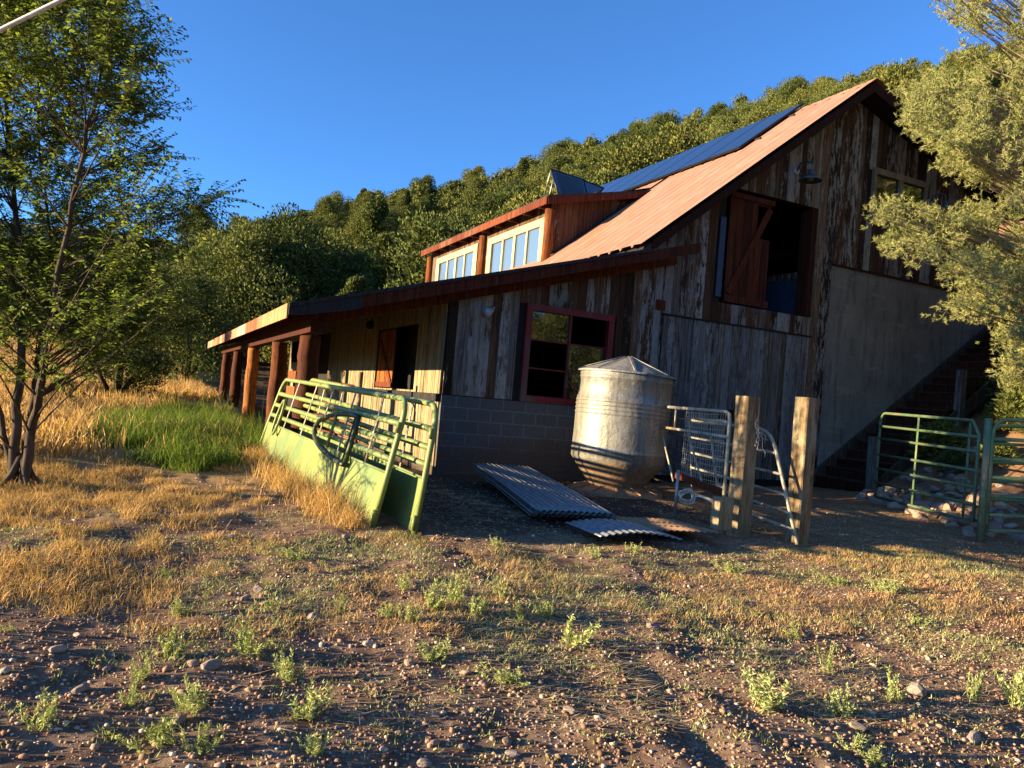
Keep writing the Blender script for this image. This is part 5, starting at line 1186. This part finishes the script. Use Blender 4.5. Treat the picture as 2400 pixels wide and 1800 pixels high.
# low weeds in the yard
wp = [(590, 1535, 62, 95), (395, 1540, 50, 60), (325, 1600, 40, 55), (680, 1590, 55, 60), (720, 1690, 55, 110), (450, 1670, 60, 90), (90, 1720, 50, 90), (370, 1750, 70, 110), (470, 1770, 60, 80), (300, 1660, 55, 50), (1010, 1440, 52, 55), (1060, 1425, 55, 45), (960, 1470, 45, 40), (910, 1460, 30, 40), (1110, 1450, 42, 45), (1340, 1500, 62, 75), (1275, 1450, 45, 50), (1225, 1460, 36, 45), (1170, 1405, 38, 40), (950, 1390, 36, 30), (1020, 1550, 36, 80), (1190, 1600, 36, 90), (1790, 1660, 70, 120), (1975, 1680, 60, 60), (2095, 1650, 60, 50), (1940, 1580, 70, 30), (2000, 1755, 40, 70), (2060, 1790, 40, 60), (2390, 1660, 90, 70), (2280, 1650, 60, 40), (1715, 1345, 26, 55), (1480, 1300, 24, 40), (2090, 1390, 30, 60), (1400, 1310, 22, 30), (1960, 1370, 26, 50), (800, 1435, 36, 30), (640, 1440, 30, 40), (420, 1450, 34, 50), (385, 1350, 22, 30), (690, 1310, 26, 50), (1160, 1285, 22, 30), (740, 1780, 45, 60), (30, 1490, 20, 30), (2150, 1460, 30, 40), (1870, 1500, 30, 40)]
ws = []
for x, y, h, wd in wp:
    g_ = ground_hit(x, y); d = (g_ - CAM) @ CF; ws.append((g_[0], g_[1], hz(g_[0], g_[1]) - .01, (wd * d / F_PX * 1.55, wd * d / F_PX * 1.55, h * d / F_PX * 1.6), (0, 0, rnd.uniform(0, 6.28))))
def weed_label(i):
    x, y, h, wd = wp[i]; side = 'far left' if x < 350 else ('left of centre' if x < 850 else ('centre' if x < 1400 else ('right of centre' if x < 2000 else 'far right')))
    sz = 'wide' if wd >= 75 else ('mid sized' if wd > 42 else 'small'); row = 'nearest the camera' if y > 1700 else ('in the near gravel' if y > 1560 else ('on the open dirt' if y > 1420 else 'near the shaded yard edge'))
    return '%s grey green weed %s, %s of the yard' % (sz, row, side)
def weed(seed):
    """loose clump: several leaning stems set with narrow leaves"""
    r_ = np.random.default_rng(seed); Ps = []; Ds = []; mbw = MB(); ns = int(r_.integers(9, 20)); off = r_.normal(size=2) * .12
    for _ in range(ns):
        b0 = np.array([r_.normal() * .10, r_.normal() * .10, 0]); a = r_.uniform(0, 6.28); ln = r_.uniform(.35, 1.0); lean = r_.uniform(.2, 1.1)
        tip = b0 + np.array([math.cos(a) * lean * .5 + off[0], math.sin(a) * lean * .5 + off[1], 1.0]) * ln * np.array([1, 1, 1 - .35 * lean]); m_ = (b0 + tip) / 2 + np.array([math.cos(a), math.sin(a), 0]) * .06
        k = int(44 * ln + 12); tq = r_.uniform(.12, 1, k)[:, None]; pt = b0 * (1 - tq) ** 2 + m_ * 2 * tq * (1 - tq) + tip * tq ** 2
        Ps.append(pt + r_.normal(size=pt.shape) * .012); Ds.append((tip - b0) * .5 + r_.normal(size=pt.shape) * .55 + np.array([0, 0, .35]))
        for w_ in range(2): mbw.tube([b0, m_, tip], [.010, .007, .003], 3, cap=False) if w_ == 0 else None
    P = np.concatenate(Ps); D = np.concatenate(Ds); n = len(P)
    V, Q = leaves(P, D, r_.uniform(.06, .14, n), r_.uniform(.02, .038, n), r_.normal(size=(n, 3)))
    g0 = r_.uniform(.1, .9)
    V = np.concatenate([V, np.array(mbw.v)]); Q = np.concatenate([Q, np.array([f for f in mbw.f if len(f) == 4]) + 4 * n])
    tn = np.concatenate([np.repeat(np.stack([np.clip(g0 + r_.normal(size=n) * .25, 0, 1), r_.random(n), r_.random(n)], 1), 4, 0), np.tile([.9, .6, .5], (len(mbw.v), 1))])
    return np_mesh('weed', V, Q, M['weed'], tn)
place_copies([weed(450 + k_) for k_ in range(9)], ws, weed_label, 'weed', 'low weeds in the yard')
# tiny seedlings and leafy litter that no one could count
P = scatter(120000, -3, 11, 1.8, 8.5, lambda x, y, a, b, d: (d > 0) & (a > -60) & (a < 2460) & (b > 1200) & (cl(x, y, .42, 95) > -.02) & (rng.random(len(x)) < np.clip(1.35 - (b - 1200) / 620, .22, 1)) & ~((x > 2.4) & (y > 6.25 - .05 * x)))
P = P[rng.permutation(len(P))[:3300]]; P = clump(P, 9, .02); n = len(P); D = rng.normal(size=(n, 3)) * .7 + np.array([0, 0, .75])
V, Q = leaves(np.column_stack([P, H(P[:, 0], P[:, 1]) - .004]), D, rng.uniform(.012, .038, n), rng.uniform(.003, .006, n)); tag(np_mesh('ground_weeds', V, Q, M['weed'], tints(n, 4)), 'tiny pale green seedlings sprinkled over the dirt', 'weeds', kind='stuff')
